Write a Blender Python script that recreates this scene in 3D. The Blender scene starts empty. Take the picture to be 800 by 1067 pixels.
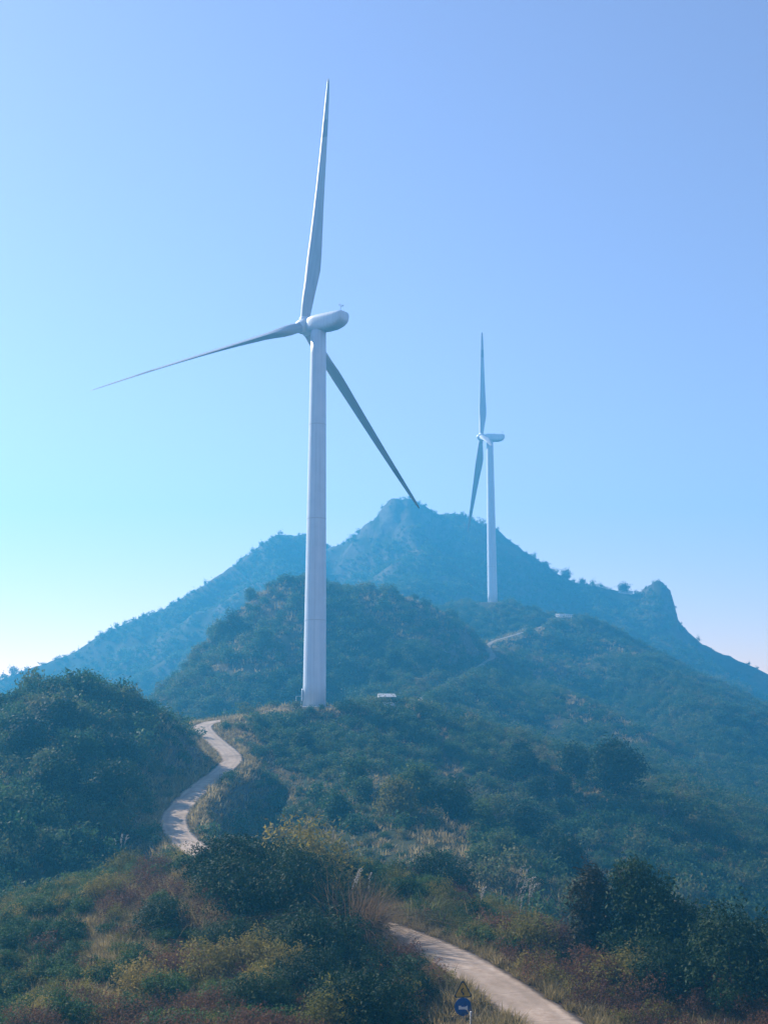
import bpy, bmesh, math, random
import numpy as np
from mathutils import Vector, Matrix

S = bpy.context.scene
COL = S.collection
R = math.radians
rng = np.random.default_rng(11)
random.seed(11)

# ------------------------------------------------------------------ camera
F = 1144.0                       # focal length in pixels of the 800 x 1067 photograph
PITCH = math.atan((740 - 533.5) / F)
cam_d = bpy.data.cameras.new('camera')
cam = bpy.data.objects.new('camera', cam_d)
COL.objects.link(cam)
cam_d.sensor_fit = 'VERTICAL'
cam_d.sensor_height = 36.0
cam_d.lens = 36.0 * F / 1067.0
cam_d.clip_start = 0.5
cam_d.clip_end = 6000
cam.rotation_euler = (math.pi / 2 + PITCH, 0, 0)
cam.location = (0, 0, 0)
S.camera = cam

# ------------------------------------------------------------------ light
SUN_AZ = R(-53)                  # to the left of the view direction
SUN_EL = R(35)
sun_dir = Vector((math.sin(SUN_AZ) * math.cos(SUN_EL), math.cos(SUN_AZ) * math.cos(SUN_EL), math.sin(SUN_EL)))
w = bpy.data.worlds.new('World')
S.world = w
w.use_nodes = True
wn = w.node_tree.nodes
sky = wn.new('ShaderNodeTexSky')
sky.sky_type = 'NISHITA'
sky.sun_disc = False
sky.sun_elevation = SUN_EL
sky.sun_rotation = SUN_AZ
sky.altitude = 600
sky.air_density = 1.2
sky.dust_density = 0.25
sky.ozone_density = 6.0
wn['Background'].inputs['Strength'].default_value = 0.129
tint = wn.new('ShaderNodeMix'); tint.data_type = 'RGBA'; tint.blend_type = 'MULTIPLY'
tint.inputs[0].default_value = 1.0; tint.inputs[7].default_value = (1.33, 0.85, 0.80, 1)     # the photograph's cool lilac white balance
w.node_tree.links.new(sky.outputs[0], tint.inputs[6])
w.node_tree.links.new(tint.outputs[2], wn['Background'].inputs['Color'])
sl = bpy.data.lights.new('sun', 'SUN')
sl.energy = 5.0
sl.angle = R(0.53)
sl.color = (1.0, 0.91, 0.77)
sun = bpy.data.objects.new('sun', sl)
COL.objects.link(sun)
sun.rotation_euler = sun_dir.to_track_quat('Z', 'Y').to_euler()
sun.location = (-300, 200, 300)

S.view_settings.view_transform = 'Standard'
S.view_settings.look = 'None'
S.view_settings.exposure = 0.85
S.view_settings.gamma = 1.0
S.render.engine = 'CYCLES'
S.cycles.use_denoising = True
S.cycles.denoising_prefilter = 'ACCURATE'
S.cycles.max_bounces = 6
S.cycles.diffuse_bounces = 3
S.cycles.volume_bounces = 1
S.cycles.transmission_bounces = 2
S.cycles.transparent_max_bounces = 4

HAZE_DENSITY = 0.00080
HAZE_COLOR = (0.09, 0.55, 1.0)

# ------------------------------------------------------------------ helpers
def at(px, py, Y):
    """point seen at pixel (px, py) of the photograph at Y metres ahead"""
    v = (533.5 - py) / F
    dy = math.cos(PITCH) - v * math.sin(PITCH)
    dz = math.sin(PITCH) + v * math.cos(PITCH)
    return np.array([(px - 400) / F * Y / dy, Y, dz * Y / dy])

def tag(o, label=None, cat=None, group=None, kind=None):
    if label: o['label'] = label
    if cat: o['category'] = cat
    if group: o['group'] = group
    if kind: o['kind'] = kind
    return o

def link(name, me, parent=None, mats=()):
    o = bpy.data.objects.new(name, me)
    COL.objects.link(o)
    for m in (mats if isinstance(mats, (list, tuple)) else [mats]):
        me.materials.append(m)
    if parent is not None:
        o.parent = parent
    return o

def empty(name, loc, rz=0.0):
    o = bpy.data.objects.new(name, None)
    COL.objects.link(o)
    o.location = Vector(loc)
    o.rotation_euler = (0, 0, rz)
    o.empty_display_size = 0.3
    return o

def mesh_np(name, verts, faces, smooth=False, attrs=None):
    """verts (n,3), faces (m,k) arrays of one polygon size"""
    me = bpy.data.meshes.new(name)
    verts = np.asarray(verts, dtype=np.float32)
    faces = np.asarray(faces, dtype=np.int32)
    m, k = faces.shape
    me.vertices.add(len(verts))
    me.vertices.foreach_set('co', verts.ravel())
    me.loops.add(m * k)
    me.loops.foreach_set('vertex_index', faces.ravel())
    me.polygons.add(m)
    me.polygons.foreach_set('loop_start', np.arange(0, m * k, k, dtype=np.int32))
    if smooth:
        me.polygons.foreach_set('use_smooth', np.ones(m, dtype=bool))
    for n_, (dom, vals) in (attrs or {}).items():
        a = me.attributes.new(n_, 'FLOAT', dom)
        a.data.foreach_set('value', np.asarray(vals, dtype=np.float32))
    me.update(calc_edges=True)
    me.validate()
    return me

def bm_mesh(bm, name, smooth=False):
    me = bpy.data.meshes.new(name)
    bmesh.ops.recalc_face_normals(bm, faces=bm.faces)
    if smooth:
        for f_ in bm.faces: f_.smooth = True
    bm.to_mesh(me)
    bm.free()
    return me

def bm_box(bm, c, s, bevel=0.0, rz=0.0):
    r = bmesh.ops.create_cube(bm, size=1.0)
    vs = r['verts']
    bmesh.ops.scale(bm, vec=s, verts=vs)
    if bevel:
        es = list({e for v in vs for e in v.link_edges})
        bmesh.ops.bevel(bm, geom=es, offset=bevel, segments=2, affect='EDGES', clamp_overlap=True)
        vs = [v for v in bm.verts if v.is_valid and not v.tag]
    vs = [v for v in bm.verts if not v.tag]
    if rz: bmesh.ops.rotate(bm, cent=(0, 0, 0), matrix=Matrix.Rotation(rz, 3, 'Z'), verts=vs)
    bmesh.ops.translate(bm, vec=c, verts=vs)
    for v in bm.verts: v.tag = True

def tube_arrays(pts, radii, n=6):
    """verts, quad faces of a tapered tube"""
    pts = np.asarray(pts, float); radii = np.asarray(radii, float)
    V = []; Fc = []
    for i in range(len(pts)):
        t = pts[min(i + 1, len(pts) - 1)] - pts[max(i - 1, 0)]
        t /= (np.linalg.norm(t) + 1e-9)
        a = np.cross(t, [0.31, 0.9, 0.11]); a /= (np.linalg.norm(a) + 1e-9)
        b = np.cross(t, a)
        for k in range(n):
            an = 2 * math.pi * k / n
            V.append(pts[i] + radii[i] * (math.cos(an) * a + math.sin(an) * b))
    for i in range(len(pts) - 1):
        for k in range(n):
            Fc.append((i * n + k, i * n + (k + 1) % n, (i + 1) * n + (k + 1) % n, (i + 1) * n + k))
    return np.array(V), np.array(Fc)

def join_arrays(parts):
    V = []; Fc = []; o = 0
    for v, f_ in parts:
        V.append(v); Fc.append(f_ + o); o += len(v)
    return np.concatenate(V), np.concatenate(Fc)

# ------------------------------------------------------------------ noise (numpy)
_perm = np.random.default_rng(5).random((256, 256))
def vnoise(x, y):
    xi = np.floor(x).astype(int); yi = np.floor(y).astype(int)
    fx = x - xi; fy = y - yi
    fx = fx * fx * fx * (fx * (fx * 6 - 15) + 10); fy = fy * fy * fy * (fy * (fy * 6 - 15) + 10)
    a = _perm[xi % 256, yi % 256]; b = _perm[(xi + 1) % 256, yi % 256]
    c = _perm[xi % 256, (yi + 1) % 256]; d = _perm[(xi + 1) % 256, (yi + 1) % 256]
    return (a * (1 - fx) + b * fx) * (1 - fy) + (c * (1 - fx) + d * fx) * fy - 0.5
def fbm(x, y, wl, oct_=4):
    s = 0; a = 1.0; f_ = 1.0 / wl
    for k in range(oct_):
        s = s + a * vnoise(x * f_ + 37.3 * k, y * f_ + 11.7 * k); a *= 0.5; f_ *= 2.03
    return s

# ------------------------------------------------------------------ materials
def new_mat(name):
    m = bpy.data.materials.new(name)
    m.use_nodes = True
    nt = m.node_tree
    return m, nt, nt.nodes, nt.nodes['Principled BSDF']

def ramp(nt, stops):
    r = nt.nodes.new('ShaderNodeValToRGB')
    e = r.color_ramp.elements
    while len(e) < len(stops): e.new(0.5)
    for k, (p_, c) in enumerate(stops):
        e[k].position = p_
        e[k].color = (*c, 1)
    return r

def foliage_mat(name, cols, transl=0.35, posscale=0.05, rough=0.6):
    """leaf colour: per leaf tint, per plant random and patches over the hillside"""
    m, nt, N, bs = new_mat(name)
    L = nt.links
    at_ = N.new('ShaderNodeAttribute'); at_.attribute_name = 'tint'
    oi = N.new('ShaderNodeObjectInfo')
    geo = N.new('ShaderNodeNewGeometry')
    ns = N.new('ShaderNodeTexNoise'); ns.inputs['Scale'].default_value = posscale; ns.inputs['Detail'].default_value = 3
    L.new(geo.outputs['Position'], ns.inputs['Vector'])
    a1 = N.new('ShaderNodeMath'); a1.operation = 'MULTIPLY_ADD'
    L.new(at_.outputs['Fac'], a1.inputs[0]); a1.inputs[1].default_value = 0.40; a1.inputs[2].default_value = -0.30
    a2 = N.new('ShaderNodeMath'); a2.operation = 'MULTIPLY_ADD'
    L.new(oi.outputs['Random'], a2.inputs[0]); a2.inputs[1].default_value = 0.45; L.new(a1.outputs[0], a2.inputs[2])
    a3 = N.new('ShaderNodeMath'); a3.operation = 'MULTIPLY_ADD'; a3.use_clamp = True
    L.new(ns.outputs['Fac'], a3.inputs[0]); a3.inputs[1].default_value = 0.75; L.new(a2.outputs[0], a3.inputs[2])
    rp = ramp(nt, cols)
    L.new(a3.outputs[0], rp.inputs[0])
    L.new(rp.outputs[0], bs.inputs['Base Color'])
    bs.inputs['Roughness'].default_value = rough
    bs.inputs['Specular IOR Level'].default_value = 0.12
    tr = N.new('ShaderNodeBsdfTranslucent')
    L.new(rp.outputs[0], tr.inputs['Color'])
    mx = N.new('ShaderNodeMixShader'); mx.inputs[0].default_value = transl
    L.new(bs.outputs[0], mx.inputs[1]); L.new(tr.outputs[0], mx.inputs[2])
    L.new(mx.outputs[0], N['Material Output'].inputs['Surface'])
    return m

GREEN = foliage_mat('leaves_green', [(0.0, (0.016, 0.041, 0.015)), (0.35, (0.032, 0.076, 0.025)), (0.65, (0.063, 0.115, 0.032)), (1.0, (0.127, 0.155, 0.044))], 0.45)
DARKG = foliage_mat('dark_evergreen_leaves', [(0.0, (0.010, 0.026, 0.010)), (0.4, (0.018, 0.042, 0.014)), (0.75, (0.035, 0.065, 0.018)), (1.0, (0.075, 0.095, 0.022))], .3)
OLIVE = foliage_mat('leaves_olive', [(0.0, (0.058, 0.068, 0.018)), (0.4, (0.143, 0.137, 0.031)), (0.7, (0.26, 0.202, 0.049)), (1.0, (0.39, 0.273, 0.085))], 0.5)
RUSTY = foliage_mat('leaves_rusty', [(0.0, (0.041, 0.022, 0.016)), (0.4, (0.101, 0.047, 0.03)), (0.7, (0.162, 0.081, 0.043)), (1.0, (0.23, 0.135, 0.074))], 0.5)
STRAW = foliage_mat('dry_grass', [(0.0, (0.108, 0.084, 0.035)), (0.35, (0.23, 0.176, 0.074)), (0.7, (0.365, 0.284, 0.135)), (1.0, (0.54, 0.446, 0.27))], 0.5)
GRASSG = foliage_mat('green_grass', [(0.0, (0.042, 0.063, 0.021)), (0.4, (0.084, 0.112, 0.031)), (0.75, (0.168, 0.168, 0.056)), (1.0, (0.28, 0.238, 0.112))], 0.5)
PLUME = foliage_mat('reed_plume', [(0.0, (0.38, 0.33, 0.27)), (1.0, (0.62, 0.57, 0.5))], 0.3)
MIXED = foliage_mat('hill_leaves', [(0.0, (0.018, 0.052, 0.020)), (0.36, (0.038, 0.090, 0.032)), (0.58, (0.078, 0.128, 0.045)), (0.78, (0.145, 0.138, 0.055)), (1.0, (0.225, 0.155, 0.078))], 0.45, 0.022)

def simple(name, col, rough=0.6, noise=0.0, scale=4.0, spec=0.4, metal=0.0, darker=0.6):
    m, nt, N, bs = new_mat(name)
    bs.inputs['Roughness'].default_value = rough
    bs.inputs['Specular IOR Level'].default_value = spec
    bs.inputs['Metallic'].default_value = metal
    if noise:
        tc = N.new('ShaderNodeTexCoord')
        ns = N.new('ShaderNodeTexNoise'); ns.inputs['Scale'].default_value = scale; ns.inputs['Detail'].default_value = 5
        nt.links.new(tc.outputs['Object'], ns.inputs['Vector'])
        d = tuple(c * darker for c in col)
        rp = ramp(nt, [(0.35, d), (0.35 + noise, col)])
        nt.links.new(ns.outputs['Fac'], rp.inputs[0])
        nt.links.new(rp.outputs[0], bs.inputs['Base Color'])
    else:
        bs.inputs['Base Color'].default_value = (*col, 1)
    return m

def tower_mat():
    """white coat with rain streaks below the joints and dust near the foot"""
    m, nt, N, bs = new_mat('white_tower_paint')
    L = nt.links
    tc = N.new('ShaderNodeTexCoord')
    mp = N.new('ShaderNodeMapping'); mp.inputs['Scale'].default_value = (2.2, 2.2, 0.05)
    L.new(tc.outputs['Object'], mp.inputs[0])
    ns = N.new('ShaderNodeTexNoise'); ns.inputs['Scale'].default_value = 1.0; ns.inputs['Detail'].default_value = 6
    L.new(mp.outputs[0], ns.inputs['Vector'])
    n2 = N.new('ShaderNodeTexNoise'); n2.inputs['Scale'].default_value = 0.35; n2.inputs['Detail'].default_value = 5
    L.new(tc.outputs['Object'], n2.inputs['Vector'])
    mul = N.new('ShaderNodeMath'); mul.operation = 'MULTIPLY_ADD'; mul.inputs[1].default_value = 0.6
    L.new(n2.outputs['Fac'], mul.inputs[0]); L.new(ns.outputs['Fac'], mul.inputs[2])
    rp = ramp(nt, [(0.45, (0.45, 0.52, 0.60)), (0.80, (0.54, 0.62, 0.71)), (1.0, (0.60, 0.67, 0.75))])
    L.new(mul.outputs[0], rp.inputs[0])
    L.new(rp.outputs[0], bs.inputs['Base Color'])
    bs.inputs['Roughness'].default_value = 0.42
    return m
WHITE = tower_mat()

def blade_mat():
    m, nt, N, bs = new_mat('white_blade_paint')
    L = nt.links
    tc = N.new('ShaderNodeTexCoord')
    sp = N.new('ShaderNodeSeparateXYZ'); L.new(tc.outputs['Object'], sp.inputs[0])
    dv = N.new('ShaderNodeMath'); dv.operation = 'DIVIDE'; dv.inputs[1].default_value = 68.0
    L.new(sp.outputs['Z'], dv.inputs[0])
    rp = ramp(nt, [(0.0, (0.36, 0.40, 0.46)), (0.752, (0.36, 0.40, 0.46)), (0.757, (0.22, 0.25, 0.29)), (0.825, (0.22, 0.25, 0.29)), (0.83, (0.34, 0.38, 0.44)), (0.965, (0.30, 0.34, 0.39)), (0.99, (0.3, 0.31, 0.33))])
    L.new(dv.outputs[0], rp.inputs[0])
    mp = N.new('ShaderNodeMapping'); mp.inputs['Scale'].default_value = (1.5, 1.5, 0.12); L.new(tc.outputs['Object'], mp.inputs[0])
    ns = N.new('ShaderNodeTexNoise'); ns.inputs['Scale'].default_value = 1.0; ns.inputs['Detail'].default_value = 5
    L.new(mp.outputs[0], ns.inputs['Vector'])
    mx = N.new('ShaderNodeMix'); mx.data_type = 'RGBA'; mx.blend_type = 'MULTIPLY'
    r2 = ramp(nt, [(0.3, (0.82, 0.82, 0.82)), (0.6, (1, 1, 1))]); L.new(ns.outputs['Fac'], r2.inputs[0])
    mx.inputs[0].default_value = 1.0
    L.new(rp.outputs[0], mx.inputs[6]); L.new(r2.outputs[0], mx.inputs[7])
    L.new(mx.outputs[2], bs.inputs['Base Color'])
    bs.inputs['Roughness'].default_value = 0.4
    return m
BLADE = blade_mat()
RINGM = simple('flange_grey', (0.46, 0.52, 0.58), 0.5)
GREYM = simple('grey_steel', (0.32, 0.33, 0.34), 0.5, 0.3, 3, metal=0.3)
DARKM = simple('dark_plastic', (0.03, 0.03, 0.035), 0.5)
BARK = simple('bark', (0.075, 0.055, 0.042), 0.9, 0.3, 6)
PALEBARK = simple('pale_bark', (0.22, 0.19, 0.165), 0.9, 0.3, 6)
WHITEP = simple('white_panel_paint', (0.72, 0.73, 0.73), 0.5, 0.4, 1.5, darker=0.8)
GREYWALL = simple('grey_render', (0.36, 0.38, 0.38), 0.8, 0.4, 1.2, darker=0.75)
YELLOW = simple('sign_yellow', (0.62, 0.34, 0.03), 0.5, 0.3, 5)
BLACK = simple('sign_black', (0.015, 0.014, 0.013), 0.5)
BLUE = simple('sign_blue', (0.012, 0.08, 0.30), 0.45, 0.3, 5)
SIGNW = simple('sign_white', (0.7, 0.7, 0.7), 0.5)
ROCK = simple('rock', (0.17, 0.16, 0.15), 0.9, 0.3, 0.12, darker=0.45)

def ground_mat(name, scale, cols_green, cols_dry):
    m, nt, N, bs = new_mat(name)
    L = nt.links
    geo = N.new('ShaderNodeNewGeometry')
    dry = N.new('ShaderNodeAttribute'); dry.attribute_name = 'dry'
    n1 = N.new('ShaderNodeTexNoise'); n1.inputs['Scale'].default_value = scale; n1.inputs['Detail'].default_value = 8; n1.inputs['Roughness'].default_value = 0.65
    L.new(geo.outputs['Position'], n1.inputs['Vector'])
    r1 = ramp(nt, cols_green); L.new(n1.outputs['Fac'], r1.inputs[0])
    n2 = N.new('ShaderNodeTexNoise'); n2.inputs['Scale'].default_value = scale * 2.3; n2.inputs['Detail'].default_value = 8
    L.new(geo.outputs['Position'], n2.inputs['Vector'])
    r2 = ramp(nt, cols_dry); L.new(n2.outputs['Fac'], r2.inputs[0])
    mx = N.new('ShaderNodeMix'); mx.data_type = 'RGBA'
    L.new(dry.outputs['Fac'], mx.inputs[0]); L.new(r1.outputs[0], mx.inputs[6]); L.new(r2.outputs[0], mx.inputs[7])
    L.new(mx.outputs[2], bs.inputs['Base Color'])
    spz = N.new('ShaderNodeSeparateXYZ'); L.new(geo.outputs['True Normal'], spz.inputs[0])
    stp = N.new('ShaderNodeMapRange'); stp.inputs[1].default_value = 0.74; stp.inputs[2].default_value = 0.60
    L.new(spz.outputs['Z'], stp.inputs[0])
    n3 = N.new('ShaderNodeTexNoise'); n3.inputs['Scale'].default_value = scale * 4; n3.inputs['Detail'].default_value = 8; n3.inputs['Roughness'].default_value = 0.7
    L.new(geo.outputs['Position'], n3.inputs['Vector'])
    r3 = ramp(nt, [(0.3, (0.04, 0.037, 0.033)), (0.55, (0.09, 0.083, 0.073)), (0.75, (0.16, 0.145, 0.13))]); L.new(n3.outputs['Fac'], r3.inputs[0])
    m3 = N.new('ShaderNodeMix'); m3.data_type = 'RGBA'
    L.new(stp.outputs[0], m3.inputs[0]); L.new(mx.outputs[2], m3.inputs[6]); L.new(r3.outputs[0], m3.inputs[7])
    L.new(m3.outputs[2], bs.inputs['Base Color'])
    bs.inputs['Roughness'].default_value = 0.95
    bs.inputs['Specular IOR Level'].default_value = 0.1
    bp = N.new('ShaderNodeBump'); bp.inputs['Strength'].default_value = 0.6; bp.inputs['Distance'].default_value = 0.6
    L.new(n1.outputs['Fac'], bp.inputs['Height']); L.new(bp.outputs[0], bs.inputs['Normal'])
    return m
G_CG = [(0.3, (0.012, 0.022, 0.01)), (0.55, (0.03, 0.042, 0.017)), (0.75, (0.06, 0.06, 0.028))]
G_CD = [(0.3, (0.05, 0.035, 0.022)), (0.5, (0.10, 0.068, 0.042)), (0.7, (0.16, 0.115, 0.072))]
GROUND = ground_mat('ground_soil', 0.5, G_CG, G_CD)
HILLM = ground_mat('hill_soil', 0.12, G_CG, G_CD)
MOUNTM = ground_mat('mountain_soil', 0.06, G_CG, G_CD)

def road_mat():
    m, nt, N, bs = new_mat('pale_concrete')
    L = nt.links
    tc = N.new('ShaderNodeTexCoord')
    geo = N.new('ShaderNodeNewGeometry')
    n1 = N.new('ShaderNodeTexNoise'); n1.inputs['Scale'].default_value = 0.9; n1.inputs['Detail'].default_value = 8; n1.inputs['Roughness'].default_value = 0.7
    L.new(geo.outputs['Position'], n1.inputs['Vector'])
    r1 = ramp(nt, [(0.28, (0.27, 0.19, 0.135)), (0.5, (0.41, 0.31, 0.235)), (0.72, (0.50, 0.395, 0.315))])
    L.new(n1.outputs['Fac'], r1.inputs[0])
    sp = N.new('ShaderNodeSeparateXYZ'); L.new(tc.outputs['UV'], sp.inputs[0])
    # slab joints every 5 m along the road
    md = N.new('ShaderNodeMath'); md.operation = 'FRACT'
    dv = N.new('ShaderNodeMath'); dv.operation = 'DIVIDE'; dv.inputs[1].default_value = 5.0
    L.new(sp.outputs['Y'], dv.inputs[0]); L.new(dv.outputs[0], md.inputs[0])
    gt = N.new('ShaderNodeMath'); gt.operation = 'LESS_THAN'; gt.inputs[1].default_value = 0.018
    L.new(md.outputs[0], gt.inputs[0])
    mx = N.new('ShaderNodeMix'); mx.data_type = 'RGBA'
    ml = N.new('ShaderNodeMath'); ml.operation = 'MULTIPLY'; ml.inputs[1].default_value = 0.45
    L.new(gt.outputs[0], ml.inputs[0]); L.new(ml.outputs[0], mx.inputs[0])
    L.new(r1.outputs[0], mx.inputs[6]); mx.inputs[7].default_value = (0.16, 0.13, 0.11, 1)
    # soil washed in along both edges
    ab = N.new('ShaderNodeMath'); ab.operation = 'ABSOLUTE'; L.new(sp.outputs['X'], ab.inputs[0])
    n2 = N.new('ShaderNodeTexNoise'); n2.inputs['Scale'].default_value = 1.6; n2.inputs['Detail'].default_value = 6
    L.new(geo.outputs['Position'], n2.inputs['Vector'])
    ad = N.new('ShaderNodeMath'); ad.operation = 'MULTIPLY_ADD'; ad.inputs[1].default_value = 0.7; L.new(n2.outputs['Fac'], ad.inputs[0]); L.new(ab.outputs[0], ad.inputs[2])
    r3 = ramp(nt, [(0.0, (0, 0, 0)), (1.0, (1, 1, 1))])
    mr = N.new('ShaderNodeMapRange'); mr.inputs[1].default_value = 1.12; mr.inputs[2].default_value = 1.38
    L.new(ad.outputs[0], mr.inputs[0])
    m2 = N.new('ShaderNodeMix'); m2.data_type = 'RGBA'
    L.new(mr.outputs[0], m2.inputs[0]); L.new(mx.outputs[2], m2.inputs[6]); m2.inputs[7].default_value = (0.15, 0.105, 0.07, 1)
    L.new(m2.outputs[2], bs.inputs['Base Color'])
    tk = N.new('ShaderNodeMath'); tk.operation = 'SUBTRACT'; tk.inputs[1].default_value = 0.46; L.new(ab.outputs[0], tk.inputs[0])
    tk2 = N.new('ShaderNodeMath'); tk2.operation = 'ABSOLUTE'; L.new(tk.outputs[0], tk2.inputs[0])
    tk3 = N.new('ShaderNodeMapRange'); tk3.inputs[1].default_value = 0.05; tk3.inputs[2].default_value = 0.20; tk3.inputs[3].default_value = 0.55; tk3.inputs[4].default_value = 0.0
    L.new(tk2.outputs[0], tk3.inputs[0])
    tk4 = N.new('ShaderNodeMath'); tk4.operation = 'MULTIPLY'; L.new(tk3.outputs[0], tk4.inputs[0]); L.new(n2.outputs['Fac'], tk4.inputs[1])
    m5 = N.new('ShaderNodeMix'); m5.data_type = 'RGBA'
    L.new(tk4.outputs[0], m5.inputs[0]); L.new(m2.outputs[2], m5.inputs[6]); m5.inputs[7].default_value = (0.19, 0.15, 0.12, 1)
    n6 = N.new('ShaderNodeTexNoise'); n6.inputs['Scale'].default_value = 0.22; n6.inputs['Detail'].default_value = 6; L.new(geo.outputs['Position'], n6.inputs['Vector'])
    r6 = ramp(nt, [(0.52, (0, 0, 0)), (0.72, (0.55, 0.55, 0.55))]); L.new(n6.outputs['Fac'], r6.inputs[0])
    m6 = N.new('ShaderNodeMix'); m6.data_type = 'RGBA'
    L.new(r6.outputs[0], m6.inputs[0]); L.new(m5.outputs[2], m6.inputs[6]); m6.inputs[7].default_value = (0.22, 0.165, 0.12, 1)
    L.new(m6.outputs[2], bs.inputs['Base Color'])
    bs.inputs['Roughness'].default_value = 0.9
    bs.inputs['Specular IOR Level'].default_value = 0.2
    bp = N.new('ShaderNodeBump'); bp.inputs['Strength'].default_value = 0.3; bp.inputs['Distance'].default_value = 0.05
    L.new(n1.outputs['Fac'], bp.inputs['Height']); L.new(bp.outputs[0], bs.inputs['Normal'])
    return m
ROADM = road_mat()

# ------------------------------------------------------------------ terrain
def P(lst): return np.array([at(*q) for q in lst])
# crest lines (pixel x, pixel y, metres ahead), slope to the left of the line's direction, to the right, rounding
RIDGES = [
 # 0 the mountain behind everything
 (0, P([(-300,790,700),(-120,735,750),(0,703,770),(60,683,785),(120,655,800),(165,630,815),(205,607,830),(255,580,855),(300,558,880),(325,560,890),(345,573,895),(351,579,898),(357,585,900),(363,578,896),(370,570,892),(383,553,886),(388,542,884),(396,531,882),(406,523,880),(415,520.5,880),(427,521,880),(440,529,884),(455,534,890),(470,531,890),(490,534,890),(515,549,885),(545,573,875),(580,599,865),(615,615,855),(640,619,848),(658,620,842),(666,617,840),(671,612,838),(678,609.5,836),(688,609.5,834),(693,613,832),(699,617,830),(702,636,828),(706,652,824),(716,662,818),(730,672,812),(765,690,800),(800,704,790),(880,742,770),(1000,800,740)]), 0.62, 0.62, 14),
 # 1 wooded hill behind the near turbine
 (1, P([(20,900,330),(90,830,340),(125,778,355),(150,747,372),(178,714,392),(205,680,402),(235,648,412),(265,621,422),(295,607,430),(330,607,440),(370,613,446),(410,623,452),(450,633,460),(485,650,468),(503,676,468),(530,720,460),(580,800,440)]), 0.6, 0.62, 10),
 (1, P([(400,628,452),(420,684,400),(400,724,350)]), 0.7, 0.7, 8),
 (0, P([(425,530,870),(440,580,800),(425,612,740),(405,628,690)]), 0.75, 0.75, 12),       # rib below the summit
 (0, P([(300,562,875),(285,600,800),(250,650,720)]), 0.75, 0.75, 12),
 (0, P([(600,612,855),(640,650,780),(700,700,690),(760,760,600),(850,850,480)]), 0.65, 0.65, 14),
 # 2 shoulder of the far turbine and the spur that carries the track
 (2, P([(380,640,610),(450,630,603),(480,629,600),(513,629,597),(545,635,588),(575,641,580),(592,646,575)]), 0.55, 0.5, 8),
 (2, P([(592,646,575),(560,655,545),(524,667,500),(507,690,445),(478,704,400),(448,722,350),(430,733,315),(405,737,285)]), 0.55, 0.55, 6),
 (2, P([(592,646,575),(640,680,520),(700,730,440),(770,800,360),(860,900,280)]), 0.5, 0.5, 10),
 (2, P([(520,680,480),(570,730,390),(640,800,310),(720,860,260)]), 0.5, 0.5, 10),
 # 3 hill of the near turbine and the spur going down to the right
 (3, P([(243,753,236),(270,745,250),(327,741,257),(380,739,263),(430,741,275)]), 0.34, 0.34, 8),
 (3, P([(430,741,275),(500,768,255),(560,792,240),(620,820,225),(680,845,213),(740,882,203),(800,925,195),(900,1000,180)]), 0.4, 0.45, 6),
 (3, P([(330,745,252),(370,800,205),(420,850,170),(450,890,150)]), 0.45, 0.45, 8),
 # 4 steep bushy hill on the left
 (4, P([(-300,800,150),(-80,748,168),(0,751,178),(40,732,184),(70,725,188),(95,723,190),(112,731,192),(123,742,195),(134,757,198),(145,771,201),(155,790,203),(166,817,204),(180,857,204),(205,920,202)]), 0.75, 0.72, 6),
 (4, P([(80,712,190),(60,790,165),(20,850,145)]), 0.6, 0.6, 8),
 # 5 saddle, road shelf and knoll in the foreground
 (5, P([(150,775,230),(190,765,232),(235,753,236)]), 0.4, 0.4, 5),
 (5, P([(198,918,122),(235,908,113),(285,900,103),(335,918,95),(330,1000,80),(300,1067,66),(280,1160,50)]), 0.42, 0.25, 7),
 (5, P([(186,922,122),(165,948,106),(130,1000,84),(70,1067,67),(0,1150,56)]), 0.3, 0.75, 3),
 (5, P([(388,968,88),(440,982,84),(520,1000,84),(600,1010,82),(700,1040,74),(820,1060,70)]), 0.42, 0.3, 5),
 (5, np.array([(-60,-5,-3.2),(0,-3,-2.6),(60,-5,-3.2)]), 0.32, 0.32, 3),
]
GROUP = np.array([q[0] for q in RIDGES])

ROAD_PX = [(330,743,256),(290,745.5,252),(262,747.5,248),(240,749.5,243),(222,752,238),(212,756.5,232),(217,765,224),(228,775,214.5),(239,785,206),(242,792,200),(233,802,193),(218,813,184),(205,823,175),(193,836,167),(183,848,159),(181,858,153.5),(186,869,148),(197,880,142),(212,891,135),(235,908,123),(270,930,111),(330,950,97.5),(370,958,91),(398,967,87.5),(430,979,83.5),(470,998,78.5),(505,1019,74),(538,1041,70.3),(566,1061,67),(590,1083,63.5),(615,1115,59)]
def catmull(p, n):
    p = np.asarray(p); out = []
    q = np.vstack([2 * p[0] - p[1], p, 2 * p[-1] - p[-2]])
    for i in range(1, len(q) - 2):
        for t in np.linspace(0, 1, n, endpoint=False):
            out.append(0.5 * (2 * q[i] + (q[i+1] - q[i-1]) * t + (2*q[i-1] - 5*q[i] + 4*q[i+1] - q[i+2]) * t*t + (3*q[i] - q[i-1] - 3*q[i+1] + q[i+2]) * t**3))
    out.append(p[-1])
    return np.array(out)
ROAD = catmull(P(ROAD_PX), 10)
zz = ROAD[:, 2].copy()
for _ in range(60):
    zz[1:-1] = 0.25 * zz[:-2] + 0.5 * zz[1:-1] + 0.25 * zz[2:]
ROAD[:, 2] = zz
ROAD_W = 1.95
TRACK = catmull(P([(592,646,573),(575,650,562),(548,658,540),(528,664,515),(515,668,496),(508,674,482),(513,684,462),(506,690,447),(490,700,415),(468,711,378),(448,722,349),(432,732,318),(408,737,288)]), 8)

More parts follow.
